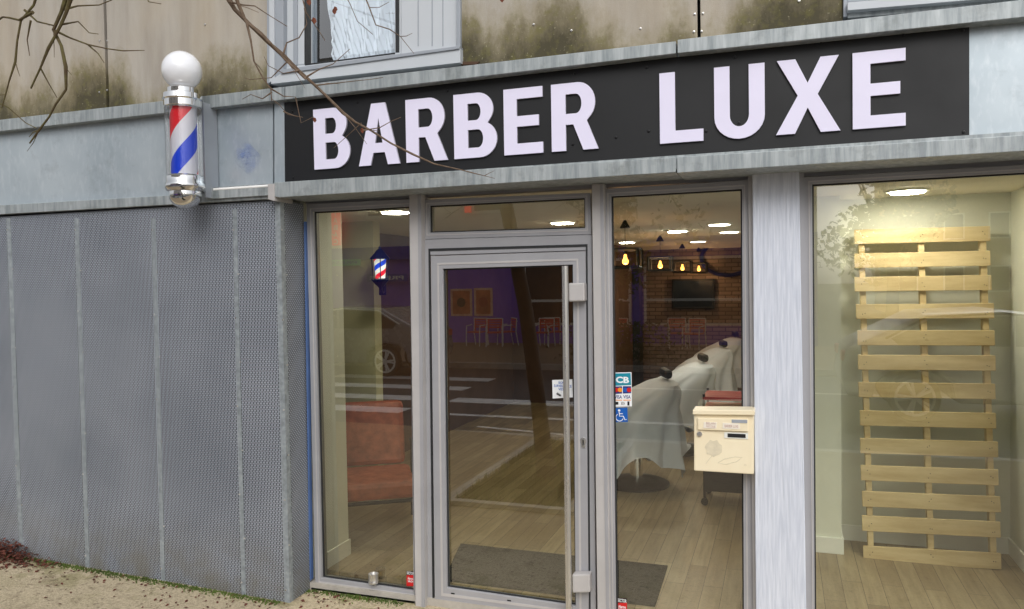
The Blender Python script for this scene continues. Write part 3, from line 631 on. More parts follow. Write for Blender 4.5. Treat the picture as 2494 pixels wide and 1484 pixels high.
tag(MB().tube(ringp,.035,8,closed=True).build('wall_ring',mt('blue_black_ring',S(34,40,96),.3,.3),smooth=True),'dark blue oval ring hung on the brick wall at the back','wall decoration')
LM={}
def lampmat(e_):
    if e_ not in LM: LM[e_]=em('lit_lamp_disc',(1,.93,.80,1),e_*10.)
    return LM[e_]
dlabs=['round ceiling light above the pallet in the right window','round ceiling light nearest above the first barber chair','round ceiling light to the right in the second row','round ceiling light near the brick wall','round ceiling light over the left side of the salon','round ceiling light above the door inside','added ceiling light brightening the armchair side of the salon','round ceiling light over the middle of the chair row']
for i,(px,py,e_) in enumerate(((2210,470,11),(1650,565,18),(1752,549,2),(1776,567,2),(1527,592,9),(1370,545,7),(1000,520,9),(1700,590,1.5))):
    q=PZ(px,py,CZ-.016)
    if i==6: q=Vector((-2.7,.9,CZ))  # extra light with no known source, added to brighten the armchair
    if q.y>9.4: continue
    t=thing('ceiling_light',dlabs[i],'ceiling light',(q.x,q.y,CZ),'round ceiling lights')
    MB().lathe([(.0001,-.018),(.1,-.018),(.1,-.014)],(q.x,q.y,CZ),24).build('diffuser',lampmat(e_),t)
    MB().lathe([(.1,-.013),(.125,-.01),(.128,-.001),(.1,-.001)],(q.x,q.y,CZ),24).build('trim_ring',M['skirt'],t,smooth=True)
def pendant():
    r=thing('pendant_lamp','black cage pendant lamp with glowing bulb','pendant lamp',(0,0,0))
    MB().lathe([(.0001,.36),(.012,.36),(.014,.34),(.045,.285),(.047,.275),(.0001,.275)],(0,0,0),16).build('ceiling_rose',M['black'],r,smooth=True)
    MB().tube([(0,0,.275),(0,0,.07)],.0025,6).build('cord',M['black'],r)
    MB().lathe([(.0001,.085),(.02,.08),(.02,.04),(.0001,.04)],(0,0,0),12).build('lamp_holder',M['black'],r)
    c=MB(); a,b2=.13,.11
    for z in (-.08,.08):
        for p,q in (((-a,-b2),(a,-b2)),((a,-b2),(a,b2)),((a,b2),(-a,b2)),((-a,b2),(-a,-b2))): c.tube([(p[0],p[1],z),(q[0],q[1],z)],.014,4)
    for x in (-a,a):
        for y in (-b2,b2): c.tube([(x,y,-.08),(x,y,.08)],.014,4)
    c.tube([(-a,0,.08),(a,0,.08)],.012,4); c.build('cage',M['black'],r)
    MB().lathe([(.0001,.04),(.012,.035),(.018,.0),(.03,-.02),(.028,-.04),(.016,-.052),(.0001,-.055)],(0,0,0),14).build('bulb',M['bulb'],r,smooth=True)
    return r
pr=pendant(); plabs=['first, largest cage pendant lamp, nearest the window','second cage pendant lamp from the window','third cage pendant lamp from the window','fourth, farthest cage pendant lamp']
for i,(px,py) in enumerate(((1523,630),(1608,643),(1662,650),(1702,653))):
    o=pr if i==0 else copy_tree(pr); q=PZ(px,py,2.085); o.location=q; o['label']=plabs[i]; o['group']='cage pendant lamps'
    l=bpy.data.lights.new('bulb_light','POINT'); l.energy=5; l.color=(1,.55,.25); l.shadow_soft_size=.04; lo=bpy.data.objects.new('bulb_light',l); COL.objects.link(lo); lo.parent=o; lo.location=(0,0,-.1)
q=PZ(1198,657,2.1); r=thing('bar_lamp','black bar lamp with three glowing bulbs seen through the door','pendant lamp',(q.x,q.y,2.1)); MB().box(q.x-.32,q.x+.32,q.y-.02,q.y+.02,2.13,2.16).build('bar',M['black'],r); MB().tube([(q.x,q.y,2.16),(q.x,q.y,CZ)],.008,6).build('rod',M['black'],r)
for k in (-.12,0,.12): MB().lathe([(.0001,.03),(.03,0),(.03,-.03),(.0001,-.05)],(q.x+k,q.y,2.1),12).build('bulb',M['bulb'],r,smooth=True)
def bchair():
    r=thing('barber_chair','black barber chair under a pale cape','barber chair')
    MB().lathe([(.0001,.0),(.3,0),(.3,.02),(.24,.045),(.08,.07),(.0001,.07)],seg=32).build('base',M['darkm'],r,smooth=True)
    MB().lathe([(.06,.06),(.06,.35),(.05,.4),(.0001,.4)],seg=20).build('column',M['chrome'],r,smooth=True)
    MB().box(-.28,.25,-.26,.26,.4,.52).build('seat',M['black'],r,bev=.04)
    MB().prism([(.2,.5),(.32,.5),(.33,.86),(.26,.86)],-.2,.2).build('backrest',M['black'],r,bev=.03)
    MB().box(.24,.32,-.13,.13,.985,1.07).build('headrest',M['black'],r,bev=.03)
    MB().tube([(.3,0,.8),(.29,0,1.02)],.015,8).build('headrest_post',M['chrome'],r)
    for s in(-1,1): MB().box(-.2,.2,s*.27-.03,s*.27+.03,.58,.62).build('armrest',M['black'],r,bev=.02)
    MB().tube([(-.25,-.15,.42),(-.42,-.15,.18),(-.46,-.15,.16),(-.46,.15,.16),(-.42,.15,.18),(-.25,.15,.42)],.015,8).build('footrest',M['chrome'],r)
    return r
def cape(name):
    n=120; mb=MB(); lv=[(.965,.28,.03,.10),(.96,.27,.08,.2),(.94,.25,.13,.26),(.87,.19,.22,.31),(.79,.1,.30,.36),(.7,.03,.36,.39),(.6,.0,.40,.41),(.48,-.02,.43,.43),(.36,-.04,.45,.45),(.24,-.05,.48,.48)]
    vs=[]
    for li,(z,cx,rx,ry) in enumerate(lv):
        k=li/(len(lv)-1)
        for i in range(n):
            a=2*PI*i/n; fold=1+max(0,k-.2)**1.1*(.13*math.sin(a*8+.6+k)+.07*math.sin(a*15+k*2)); zz=z
            if li==len(lv)-1: zz+=.09*math.sin(a*4+1)+.05*math.sin(a*8+2)
            ca,sa=math.cos(a),math.sin(a); e_=.8
            vs.append((cx+rx*fold*math.copysign(abs(ca)**e_,ca),ry*fold*math.copysign(abs(sa)**e_,sa),zz))
    fs=[(i*n+k,i*n+(k+1)%n,(i+1)*n+(k+1)%n,(i+1)*n+k) for i in range(len(lv)-1) for k in range(n)]+[tuple(range(n))]
    mb.add(vs,fs); return mb.build(name,M['whitecloth'],org=(0,0,0),smooth=True)
bc=bchair(); cp=cape('barber_cape'); nm=['nearest','second','third','farthest']
for i,(x,y,rz) in enumerate(((-1.27,2.82,.35),(-1.08,4.35,.3),(-1.0,6.3,.25),(-.95,8.2,.2))):
    o=bc if i==0 else copy_tree(bc); o.location=(x,y,0); o.rotation_euler=(0,0,rz); o['label']='%s black barber chair in the row, its headrest above a pale cape'%nm[i]; o['group']='barber chairs in a row'
    c2=cp if i==0 else copy_tree(cp); c2.location=(x,y,0); c2.rotation_euler=(0,0,rz); tag(c2,'%s white cape draped over a barber chair'%nm[i],'cape','capes on the barber chairs')
r=thing('tool_trolley','black wheeled trolley with red trays behind the letterbox','trolley',(-.42,2.5,0))
for z,m_ in ((.88,'red'),(.78,'red'),(.45,'black'),(.12,'black')):
    MB().box(-.62,-.2,2.3,2.7,z,z+.03 if z>.2 else .3).build('tray',M[m_],r,bev=.006)
for x in (-.61,-.21):
    for y in (2.31,2.69):
        MB().tube([(x,y,.06),(x,y,.93)],.011,8).build('post',M['darkm'],r); MB().lathe([(.0001,-.012),(.03,-.012),(.03,.012),(.0001,.012)],(x,y,.031),14,'y').build('wheel',M['black'],r)
# armchair
r=thing('armchair','brown leather armchair with dark metal frame behind the left window','armchair',(0,0,0))
MB().box(-.3,.3,-.34,.24,.34,.47).build('seat',M['leather'],r,bev=.035)
b_=MB(); b_.add([(-.27,.2,.47),(.27,.2,.47),(.27,.32,.47),(-.27,.32,.47),(-.27,.34,.95),(.27,.34,.95),(.27,.43,.95),(-.27,.43,.95)],[(0,3,2,1),(4,5,6,7),(0,1,5,4),(1,2,6,5),(2,3,7,6),(3,0,4,7)]); b_.build('backrest',M['leather'],r,bev=.04)
for s in(-1,1):
    MB().tube([(s*.34,-.36,0),(s*.34,-.36,.62),(s*.34,.36,.62),(s*.34,.42,0)],.018,8).build('leg_frame',M['black'],r)
    MB().box(s*.34-.03,s*.34+.03,-.38,.34,.625,.65).build('armrest',M['black'],r,bev=.01)
MB().tube([(-.34,-.3,.32),(.34,-.3,.32)],.014,8).build('cross_bar',M['black'],r)
r.location=(-2.92,.86,0); r.rotation_euler=(0,0,rad(32))
# mat
A_,B_=PZ(1122,1328,0),PZ(1626,1382,0); C_,D_=PZ(1596,1478,0),PZ(1092,1392,0)
def ext(p,q,y): t=(y-p.y)/(q.y-p.y); return p.lerp(q,t)
C_=ext(B_,C_,.17); D_=ext(A_,D_,.17)
tag(MB().prismz([(a.x,a.y) for a in (A_,B_,C_,D_)],.001,.012).build('doormat',M['rubbermat']),'large dark ribbed doormat on the plank floor inside the door','doormat')
q=PZ(910,1420,.0); tag(MB().lathe([(.0001,0),(.032,0),(.033,.01),(.031,.014),(.031,.05),(.033,.054),(.033,.06),(.028,.06),(.028,.05),(.0001,.05)],tuple(q),24).build('tin_can',M['steel'],smooth=True),'small silver tin on the floor inside the left window','tin')
# lantern
lq=P(926,655,1.35); L=thing('wall_lantern','dark blue lantern glowing with red, white and blue stripes inside the left window','lantern',(lq.x,lq.y,lq.z-.1))
M['dblue']=mt('dark_blue_metal',S(14,20,66),.35,.3)
cx,cy,cz=lq
MB().lathe([(.0001,.19),(.01,.18),(.012,.165),(.03,.15),(.045,.13),(.085,.085),(.088,.078),(.0001,.078)],(cx,cy,cz),8).build('roof',M['dblue'],L)
M['lanst']=stripes('lantern_stripes',-.02,.16,.9,1.)
MB().lathe([(.04,-.08),(.05,.078)],(cx,cy,cz),24).build('striped_light',M['lanst'],L,smooth=True)
MB().lathe([(.075,-.08),(.078,-.09),(.05,-.12),(.02,-.15),(.0001,-.18)],(cx,cy,cz),8).build('bottom_cup',M['dblue'],L)
for k in range(6):
    a=k*PI/3; MB().tube([(cx+.078*math.cos(a),cy+.078*math.sin(a),cz+.08),(cx+.066*math.cos(a),cy+.066*math.sin(a),cz-.085)],.004,4).build('lantern_bar',M['dblue'],L)
MB().tube([(cx,cy,cz-.13),(cx-.02,cy+.06,cz-.2),(cx-.06,cy+.16,cz-.19),(cx-.1,cy+.24,cz-.12)],.011,8).build('bracket',M['dblue'],L,smooth=True)
MB().box(cx-.15,cx-.08,1.585,1.6,cz-.22,cz-.04).build('wall_plate',M['dblue'],L,bev=.008)
# pallet leaning
c0,c1,c2_,c3=P(2105,1372,1.36),P(2440,1392,1.36),P(2412,553,1.62),P(2080,562,1.62)
def Q(s,t,o=0): 
    a=c0.lerp(c1,s); b2=c3.lerp(c2_,s); v=a.lerp(b2,t); return Vector((v.x,v.y+o,v.z))
PL=thing('pallet','tall wooden slatted pallet leaning against the cream wall in the right window','pallet',(c0.x,1.36,0))
def plank(s0,s1,t0,t1,o0,o1,name):
    mb=MB(); vs=[Q(s0,t0,o0),Q(s1,t0,o0),Q(s1,t0,o1),Q(s0,t0,o1),Q(s0,t1,o0),Q(s1,t1,o0),Q(s1,t1,o1),Q(s0,t1,o1)]
    mb.add(vs,[(0,3,2,1),(4,5,6,7),(0,1,5,4),(1,2,6,5),(2,3,7,6),(3,0,4,7)]); return mb.build(name,M['wood'],PL,bev=.003)
for s in (.035,.485,.93): plank(s,s+.045,.0,.985,.02,.08,'stringer')
SL=(578,638,697,765,830,890,957,1026,1093,1158,1220,1278,1350)
for i,yc in enumerate(SL):
    t=(1372-yc)/(1372-562.); hh=.0225; plank(-.002+random.uniform(-.006,.006),1.0+random.uniform(-.006,.008),max(0,t-hh),t+hh,.0,.02,'slat')
scatter('nail',[(.0001,-.002),(.003,-.002),(.003,.001)],[Q(s,(1372-yc)/810.+random.uniform(-.01,.01),-.001) for yc in SL for s in (.045,.065,.5,.515,.945,.96)],M['darkm'],PL,6)
# ================================================================= NEAR TREE
T=thing('street_tree','bare street tree with mossy twigs hanging in front of the shop sign','tree',(-2.27,-3.0,-.09))
MB().tube([(-2.2,-3.0,-.12),(-2.24,-3.0,.1),(-2.3,-3.0,.7),(-2.42,-3.02,1.6),(-2.62,-3.05,2.6),(-2.8,-3.05,3.6),(-2.85,-3.1,5.0)],[.13,.09,.078,.074,.07,.065,.05],14).build('trunk',M['trunk'],T,smooth=True)
KR=1.1; V=Vector; ntw=[0]
def branch(pts,y0,y1,r0,r1,name='branch',mat='bark',jit=.004,start=None,sprout=.0):
    out=[];n=len(pts)
    for i,(a,b2) in enumerate(pts):
        t=i/(n-1); q=P(a,b2,y0+(y1-y0)*t); out.append(q)
    fine=[out[0]]
    for a,b2 in zip(out,out[1:]):
        k=max(1,int((b2-a).length/.05))
        for j in range(1,k+1): fine.append(a.lerp(b2,j/k)+Vector([random.uniform(-jit,jit) for _ in range(3)]))
    body=fine
    if start: fine=start+fine
    N=len(fine); rr=[(r0+(r1-r0)*(i/(N-1)))*KR*(1.35 if i%4==0 else 1) for i in range(N)]
    MB().tube(fine,rr,7).build(name,M[mat],T,smooth=True)
    for i in range(2,len(body)-1):
        if random.random()<sprout and ntw[0]<40:
            ntw[0]+=1; d=(body[i+1]-body[i]).normalized(); sd_=V((random.uniform(-1,1),random.uniform(-.3,.3),random.uniform(-1,1))).normalized(); l=random.uniform(.04,.13)
            p1=body[i]+(d*.6+sd_*.7)*l*.5; p2_=p1+(d*.5+sd_*.6+V((0,0,random.uniform(-.3,.3))))*l*.6
            MB().tube([body[i],p1,p2_],[.0018,.0014,.0008],5).build('twig',M[mat],T,smooth=True)
    return fine
branch([(538,-40),(575,25),(610,62),(650,100),(690,135),(730,172),(770,210),(805,245),(835,275),(865,300),(905,320),(955,352),(1005,378),(1060,398),(1120,412),(1208,434)],-1.7,-1.3,.0095,.0009,start=[V((-2.78,-3.05,3.4)),V((-2.5,-2.5,3.8)),V((-2.1,-1.9,3.4))],sprout=.2)
branch([(556,-60),(600,50),(640,85),(668,118),(700,150),(745,195)],-1.75,-1.6,.0075,.004,sprout=.35)
branch([(600,50),(612,100),(618,150),(640,190),(658,215),(662,245)],-1.72,-1.68,.004,.0015,'twig',sprout=.4)
branch([(662,225),(640,240),(612,232),(590,240)],-1.68,-1.68,.0022,.001,'twig')
branch([(658,215),(690,232),(720,238),(735,300),(765,285)],-1.68,-1.6,.0025,.001,'twig')
branch([(700,150),(660,190),(610,195),(592,188)],-1.66,-1.68,.002,.0009,'twig')
branch([(742,190),(780,170),(812,155),(850,119)],-1.6,-1.5,.003,.001,'twig')
branch([(770,208),(820,202),(870,197),(932,190)],-1.6,-1.5,.0022,.0009,'twig')
branch([(690,132),(700,105),(728,92),(745,60),(742,20),(760,55)],-1.65,-1.6,.003,.001,'twig',sprout=.3)
branch([(870,-50),(900,20),(915,60),(950,72),(975,90),(1010,132)],-1.5,-1.45,.003,.001,'twig',sprout=.3)
branch([(820,-50),(850,10),(870,50),(905,85)],-1.5,-1.45,.002,.0009,'twig',sprout=.3)
branch([(735,-40),(745,30),(775,70),(790,100)],-1.6,-1.55,.003,.001,'twig')
branch([(885,318),(925,310),(955,298),(978,284)],-1.5,-1.45,.0022,.0009,'twig')
branch([(690,272),(720,285),(735,285),(700,278),(660,240)],-1.6,-1.6,.0018,.0009,'twig')
branch([(730,172),(690,180),(655,160),(640,140)],-1.62,-1.66,.002,.001,'twig')
branch([(560,5),(620,15),(660,40),(700,62)],-1.7,-1.65,.003,.001,'twig')
branch([(880,300),(850,330),(815,360)],-1.52,-1.5,.0015,.0008,'twig')
st0=[V((-2.8,-3.05,3.5)),V((-2.8,-2.7,3.6)),V((-2.75,-2.3,3.3))]
branch([(172,-60),(150,30),(128,72),(150,110),(161,160),(157,220),(120,285),(95,318),(72,348)],-2.05,-1.95,.0085,.0026,mat='bark2',start=st0,sprout=.35)
branch([(178,-20),(160,30),(120,120),(98,165),(75,215)],-2.05,-2.0,.0065,.003,'twig','bark2',sprout=.3)
branch([(100,-50),(80,10),(50,50),(42,100),(38,150),(22,200),(3,262)],-2.05,-2.0,.0046,.002,'twig','bark2',sprout=.3)
branch([(80,30),(45,48),(10,42),(-30,60)],-2.05,-2.0,.0046,.002,'twig','bark2')
branch([(128,72),(170,92),(215,110),(260,118),(300,125),(352,125)],-2.0,-1.9,.0035,.0012,'twig','bark2',sprout=.4)
branch([(150,60),(190,55),(215,80),(240,85)],-2.0,-1.95,.0028,.0012,'twig','bark2')
branch([(215,110),(240,130),(255,152)],-1.95,-1.95,.0024,.0012,'twig','bark2')
branch([(150,25),(190,15),(240,12),(300,-10)],-2.0,-1.9,.0034,.0014,'twig','bark2')
branch([(60,25),(90,50),(128,60)],-2.0,-2.0,.0034,.0024,'twig','bark2')
branch([(98,165),(120,205),(138,240)],-2.0,-1.95,.0024,.0012,'twig','bark2')
branch([(-30,235),(20,262),(60,300),(90,312)],-2.0,-1.95,.003,.0012,'twig','bark2',sprout=.3)
branch([(95,318),(80,322),(70,332)],-1.95,-1.95,.0024,.0012,'twig','bark2')
branch([(350,-30),(362,5),(392,12)],-1.9,-1.9,.0024,.0012,'twig','bark2')
branch([(75,50),(65,100),(70,135)],-2.0,-2.0,.0028,.0012,'twig','bark2')
for i in range(16):
    a=random.uniform(0,2*PI); l=random.uniform(1.,2.); p0=V((-2.82,-3.08,random.uniform(3.6,4.9))); e_=p0+V((math.cos(a)*l,math.sin(a)*l*.8-.2,random.uniform(.4,1.5))); mid=p0.lerp(e_,.5)+V((0,0,.2))
    MB().tube([p0,mid,e_],[.03,.016,.004],6).build('branch',M['bark'],T,smooth=True)
for px,py,y in ((817,22,-1.55),(814,28,-1.55),(766,292,-1.6),(882,318,-1.5),(752,5,-1.6),(1222,-2,-1.5),(765,50,-1.6)):
    q=P(px,py,y); s_=random.uniform(.008,.011); dl=MB()
    a0=V((-s_,0,.2*s_)); dl.add([q+a0,q+V((-s_*.3,-s_*.3,s_*1.1)),q+V((s_*.5,s_*.2,s_*.8)),q+V((s_*.8,s_*.5,-.3*s_)),q+V((.1*s_,s_*.2,-s_*1.3)),q+V((-.5*s_,-.1*s_,-.7*s_)),q],[(6,0,1),(6,1,2),(6,2,3),(6,3,4),(6,4,5),(6,5,0)])
    dl.build('dead_leaf',M['deadleaf'],T,recalc=False)
def leaves(name,pts,lab,s0=.012,s1=.03):
    mb=MB()
    for x,y,z in pts:
        s_=random.uniform(s0,s1); a=random.uniform(0,2*PI); ux=V((math.cos(a),math.sin(a),random.uniform(-.3,.5)))*s_; uy=V((-math.sin(a),math.cos(a),random.uniform(-.3,.5)))*s_*.6; c_=V((x,y,z+.004))
        mb.add([c_-ux,c_+uy+V((0,0,s_*.3)),c_+ux,c_-uy],[(0,1,2),(0,2,3)])
    tag(mb.build(name,M['leafred'],recalc=False),lab,'fallen leaves',kind='stuff')
pl_=[]
q=PZ(15,1372,-.03)
for i in range(1100):
    a=random.gauss(0,.2); b2=abs(random.gauss(0,.09)); x=q.x+a-.12; y=-.24-b2; pl_.append((x,y,-.03+random.random()*max(0,.14-abs(a)*.3-b2*.6)))
leaves('fallen_leaves',pl_,'heap of reddish fallen leaves at the foot of the cladding, far left',.006,.018)
pl_=[]
for i in range(330):
    x=random.uniform(-5.8,-2.3); y=(-.24 if x<-2.95 else -.02)-abs(random.gauss(0,.12))-(.3*random.random() if random.random()<.25 else 0); pl_.append((x,y,gz(x)))
leaves('fallen_leaves',pl_,'thin line of fallen leaves scattered along the foot of the building',.006,.016)
ms=MB()
for i in range(2600):
    x=random.uniform(-5.6,-2.2); y0=(-.235 if x<-2.95 else -.01); y=y0-abs(random.gauss(0,.03)); h=random.uniform(.004,.02); a=random.uniform(0,PI); dx,dy=math.cos(a)*.006,math.sin(a)*.006
    ms.add([(x-dx,y-dy,gz(x)),(x+dx,y+dy,gz(x)),(x+random.uniform(-.01,.01),y,gz(x)+h)],[(0,1,2)])
tag(ms.build('moss',M['grass'],recalc=False),'green moss growing along the bottom edge of the wall','moss',kind='stuff')
# ================================================================= ACROSS THE STREET (seen reflected in the glass)
YO=-19.5; YV=19.6
def X(px,py=700): return P(px,py,YV).x
def Zv(px,py): return P(px,py,YV).z
M['purple']=mt('purple_render',S(128,90,205),.7,0,vs=1,col2=S(114,78,190)); M['navy']=mt('navy_fascia',S(34,50,176),.5)
M['beige']=mt('pale_facade',S(222,214,208),.85,0,vs=1); M['teal']=em('teal_sign',S(60,150,136),.3); M['redsign']=em('red_sign',S(224,40,40),1.0)
M['winglass']=mt('dark_window_glass',S(30,34,44),.1); M['orange']=mt('orange_poster',S(220,120,70),.6,0,vs=3,col2=S(150,80,50)); M['poster2']=mt('pale_poster',S(240,210,180),.6,0,vs=3,col2=S(210,140,110))
M['chairred']=mt('red_chair_plastic',S(236,70,50),.4); M['posterred']=mt('dull_red_print',S(170,60,44),.7)
H=thing('cafe_building','pale building across the street with purple cafe front, reflected in the glass','building',(-8,YO,-.09))
MB().box(-24,1.0,YO-8,YO,3.1,9.5).build('wall',M['beige'],H); MB().box(-24,1.0,YO-8,YO,-.09,3.1).build('shopfront',M['purple'],H)
MB().box(-24,1.0,YO,YO+.25,2.75,3.2).build('shop_fascia',M['navy'],H); MB().box(-24.2,1.2,YO-8,YO+.3,9.5,9.8).build('roof',M['kerb'],H)
for x in (-21,-17,-13,-9,-5):
    for z in (4.2,7.1):
        o=MB().box(x-.7,x+.7,YO,YO+.05,z,z+1.6).build('window',M['skirt'],H); MB().box(x-.6,x+.6,YO+.05,YO+.06,z+.1,z+1.5).build('pane',M['winglass'],o)
for a,b2 in ((-20.5,-15.6),(-7.9,-4.4),(-4.0,-.4)):
    o=MB().box(a,b2,YO,YO+.05,.5,2.6).build('shop_window',M['skirt'],H); MB().box(a+.08,b2-.08,YO+.05,YO+.06,.58,2.52).build('pane',M['winglass'],o)
    MB().box(a,b2,YO+.06,YO+.08,1.25,1.33).build('white_band',M['skirt'],o)
def osign(name,x0,x1,z0,z1,mat,lab,body=None,tm='skirt',vert=False):
    r=thing(name,lab,'sign',((x0+x1)/2,YO+.3,z0)); MB().box(x0,x1,YO+.25,YO+.32,z0,z1).build('sign_panel',M[mat],r)
    if body:
        if vert:
            n=len(body); h=(z1-z0)/n
            for i,ch in enumerate(body): text(ch,x0+.08,x1-.08,z1-(i+1)*h+.08*h+.02,z1-i*h-.1*h,YO+.33,M[tm],r,flip=True)
        else: text(body,x0+.1,x1-.1,z0+(z1-z0)*.25,z1-(z1-z0)*.25,YO+.33,M[tm],r,flip=True)
osign('tobacco_sign',X(822),X(842),Zv(800,600),Zv(800,515),'redsign','vertical red TABAC sign on the building across the street','TABAC','skirt',True)
osign('press_sign',X(800),X(888),Zv(850,648),Zv(850,633),'teal','pale green PRESSE sign across the street','PRESSE','navy')
osign('press_sign',X(905),X(1000),Zv(950,686),Zv(950,668),'navy','dark blue sign with white PRESSE lettering across the street','PRESSE')
osign('hanging_sign',X(1143),X(1158),Zv(1150,520),Zv(1150,478),'redsign','narrow red sign high across the street')
for a,b2,c_,d,m_,lab in ((1098,704,1150,770,'orange','orange cafe poster on the purple wall'),(1155,702,1200,770,'poster2','pale framed cafe poster on the purple wall')):
    r=thing('poster',lab,'poster',(X(a),YO+.02,Zv(a,d))); MB().box(X(a),X(c_),YO+.005,YO+.03,Zv(a,d),Zv(a,b2)).build('frame',M['poster2'],r); MB().box(X(a+5),X(c_-5),YO+.03,YO+.035,Zv(a,d-5),Zv(a,b2+5)).build('print',M['orange'],r)
    MB().lathe([(.0001,0),(.16,0),(.16,.004)],((X(a)+X(c_))/2,YO+.036,(Zv(a,d)+Zv(a,b2))/2),20,'y').build('print_motif',M['posterred'] if m_=='poster2' else M['darkm'],r)
def cchair():
    r=thing('cafe_chair','red cafe chair with metal legs','chair')
    MB().box(-.22,.22,-.2,.22,.42,.46).build('seat',M['chairred'],r,bev=.01)
    b=MB()
    for z in (.56,.64,.72,.8): b.box(-.22,.22,-.24,-.22,z,z+.05)
    b.box(-.23,-.19,-.245,-.225,.46,.85); b.box(.19,.23,-.245,-.225,.46,.85); b.build('backrest',M['chairred'],r)
    for s in(-1,1):
        MB().tube([(s*.25,.24,0),(s*.25,.22,.44),(s*.25,.2,.64),(s*.25,-.1,.66)],.018,6).build('leg',M['skirt'],r); MB().tube([(s*.25,-.3,0),(s*.25,-.22,.44),(s*.25,-.25,.86)],.018,6).build('leg',M['skirt'],r)
    MB().tube([(-.25,-.25,.86),(.25,-.25,.86)],.018,6).build('top_rail',M['skirt'],r); return r
ch0=cchair()
for i,(px,y,rz) in enumerate(((1162,-18.3,.2),(1205,-18.1,-.3),(1235,-18.5,.9),(1325,-18.2,.1),(1350,-18.6,-.5),(1500,-18.2,.4),(1650,-18.3,-.2),(1690,-18.0,.3))):
    o=ch0 if i==0 else copy_tree(ch0); q=P(px,800,-y+.12); o.location=(q.x,y,-.09); o.rotation_euler=(0,0,rz); tag(o,'red cafe chair with metal legs on the far pavement, seen reflected','chair','red cafe chairs on the far pavement')
def car(name,lab,body,loc,rz=0,trim='chrome'):
    r=thing(name,lab,'car')
    prof=[(-2.25,.35),(-2.3,.7),(-2.2,.95),(-1.3,1.08),(-.55,1.5),(.2,1.6),(1.2,1.56),(1.9,1.2),(2.2,1.05),(2.27,.6),(2.2,.35),(1.85,.3),(1.8,.55),(1.62,.7),(1.3,.74),(1.0,.7),(.83,.55),(.78,.28),(-.82,.28),(-.87,.55),(-1.05,.7),(-1.35,.74),(-1.67,.7),(-1.85,.55),(-1.9,.3)]
    MB().prism(prof,-.88,.88).build('body',body,r,bev=.07)
    for s in (-1,1):
        y0,y1=(s*.885,s*.892) if s>0 else (s*.892,s*.885)
        MB().prism([(-1.1,1.1),(-.5,1.44),(.05,1.52),(.05,1.1)],y0,y1).build('side_window',M['winglass'],r); MB().prism([(.12,1.1),(.12,1.52),(1.1,1.48),(1.6,1.2),(1.5,1.1)],y0,y1).build('side_window',M['winglass'],r)
        MB().tube([(-1.2,s*.895,1.07),(-.5,s*.895,1.47),(.2,s*.895,1.56),(1.15,s*.895,1.51),(1.68,s*.895,1.2)],.016,5).build('window_trim',M[trim],r)
        for x in (-1.35,1.3):
            wl=MB().lathe([(.2,-.1),(.33,-.1),(.35,-.06),(.35,.06),(.33,.1),(.2,.1)],(x,s*.8,.35),28,'y').build('wheel',M['black'],r,smooth=True)
            rm=MB()
            for k in range(5):
                a=k*2*PI/5; 
                for d in(-.14,.14): rm.tube([(x,s*.9,.35),(x+.24*math.cos(a+d),s*.9,.35+.24*math.sin(a+d))],.024,5)
            rm.tube([(x+.25*math.cos(a*.3),s*.9,.35+.25*math.sin(a*.3)) for a in range(21)],.024,5,closed=True); rm.build('rim',M['skirt'],wl)
    MB().box(-2.31,-2.2,-.8,-.45,.7,.85).build('headlight',M['skirt'],r,bev=.02); MB().box(-2.31,-2.2,.45,.8,.7,.85).build('headlight',M['skirt'],r,bev=.02)
    MB().box(2.15,2.26,-.8,-.5,.85,1.0).build('tail_light',M['red'],r,bev=.02); MB().box(2.15,2.26,.5,.8,.85,1.0).build('tail_light',M['red'],r,bev=.02)
    r.location=loc; r.rotation_euler=(0,0,rz); return r
q=P(972,885,12.0); car('parked_car','grey car parked across the street, reflected in the left window',mt('grey_car_paint',S(148,144,146),.25,.3,coat=1.),(q.x-1.3,-12.1,-.21),0,'skirt')
q=P(2330,900,8.4); car('parked_car','silver car on the street, reflected in the right window',mt('silver_car_paint',S(216,218,220),.35,.1,coat=.4),(q.x+.7,-8.8,-.21),PI,'black')
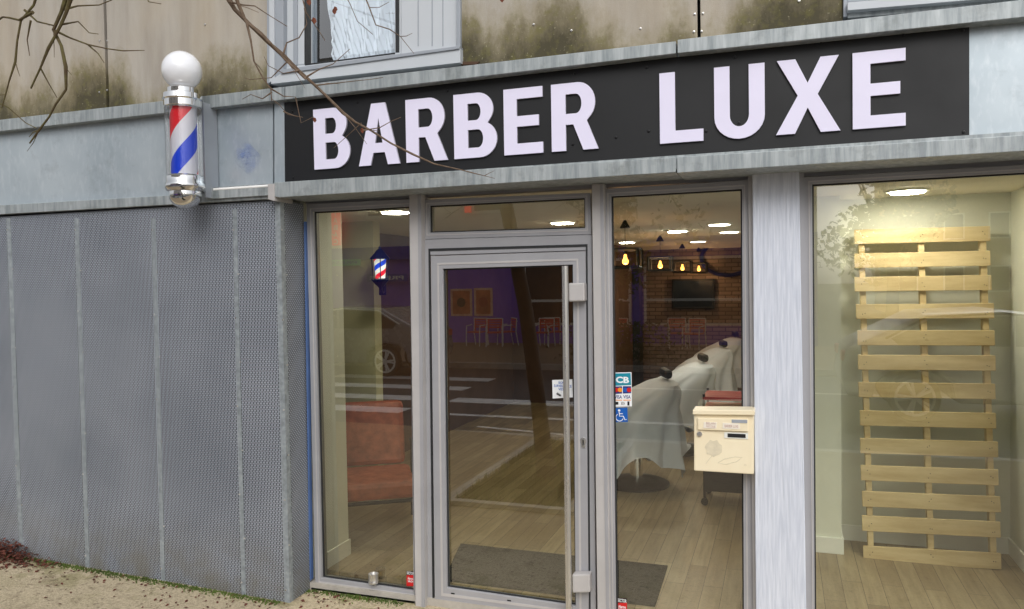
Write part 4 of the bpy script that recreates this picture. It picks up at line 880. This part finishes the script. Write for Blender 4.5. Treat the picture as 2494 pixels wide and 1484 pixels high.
def tree(name,lab,x,y,h,rw,n=2600):
    r=thing(name,lab,'tree',(x,y,-.09)); MB().tube([(x,y,-.1),(x+.05,y,h*.3),(x-.05,y,h*.6)],[.16,.12,.07],10).build('trunk',M['bark'],r,smooth=True)
    cl_=[(x+random.gauss(0,rw*.45),y+random.gauss(0,rw*.45),h*.65+random.gauss(0,h*.15),random.uniform(.35,.8)) for _ in range(16)]
    mb=MB()
    for c_ in cl_: mb.tube([(x,y,h*.4),(c_[0],c_[1],c_[2])],[.04,.01],5,m=1)
    for i in range(n):
        c_=random.choice(cl_); d=V([random.gauss(0,1) for _ in range(3)]).normalized()*c_[3]*random.random()**.4; q=V(c_[:3])+d; s_=random.uniform(.04,.09)
        a=V([random.gauss(0,1) for _ in range(3)]).normalized()*s_; b2=V([random.gauss(0,1) for _ in range(3)]).normalized()*s_
        mb.add([q-a,q+b2,q+a,q-b2],[(0,1,2,3)])
    mb.build('crown',[M['foliage'],M['bark']],r,recalc=False)
tree('leafy_tree','loose olive tree across the street, reflected in the right window',2.3,-14.5,6.0,1.6,3000); tree('leafy_tree','small olive tree across the street in front of the cafe',-3.9,-14.2,5.0,1.2,1800); tree('leafy_tree','olive tree farther right across the street',8.5,-17,6,2.0,2500)
sh=MB()
for i in range(1600):
    q=V((-3.6+random.gauss(0,.6),-13.9+random.gauss(0,.3),random.random()**1.4*.9)); a=V([random.gauss(0,1) for _ in range(3)]).normalized()*.05; b2=V([random.gauss(0,1) for _ in range(3)]).normalized()*.05; sh.add([q-a,q+b2,q+a,q-b2],[(0,1,2,3)])
tag(sh.build('shrub',M['foliage'],recalc=False),'low green shrub on the far pavement, seen reflected','shrub')
r=thing('distant_house','pale yellow house far behind the trees, seen reflected','house',(8.5,-42,-.1)); MB().box(5.5,12,-48,-42,-.1,7.5).build('wall',mt('yellow_render',S(206,186,140),.85),r); MB().prism([(5.2,7.5),(12.3,7.5),(8.75,9.6)],-48.3,-41.7).build('roof',M['kerb'],r)
for x in (6.5,8.7,10.8):
    for z in (1.,3.8): o=MB().box(x-.5,x+.5,-42.0,-41.95,z,z+1.4).build('window',M['skirt'],r); MB().box(x-.42,x+.42,-41.95,-41.93,z+.08,z+1.32).build('pane',M['winglass'],o)
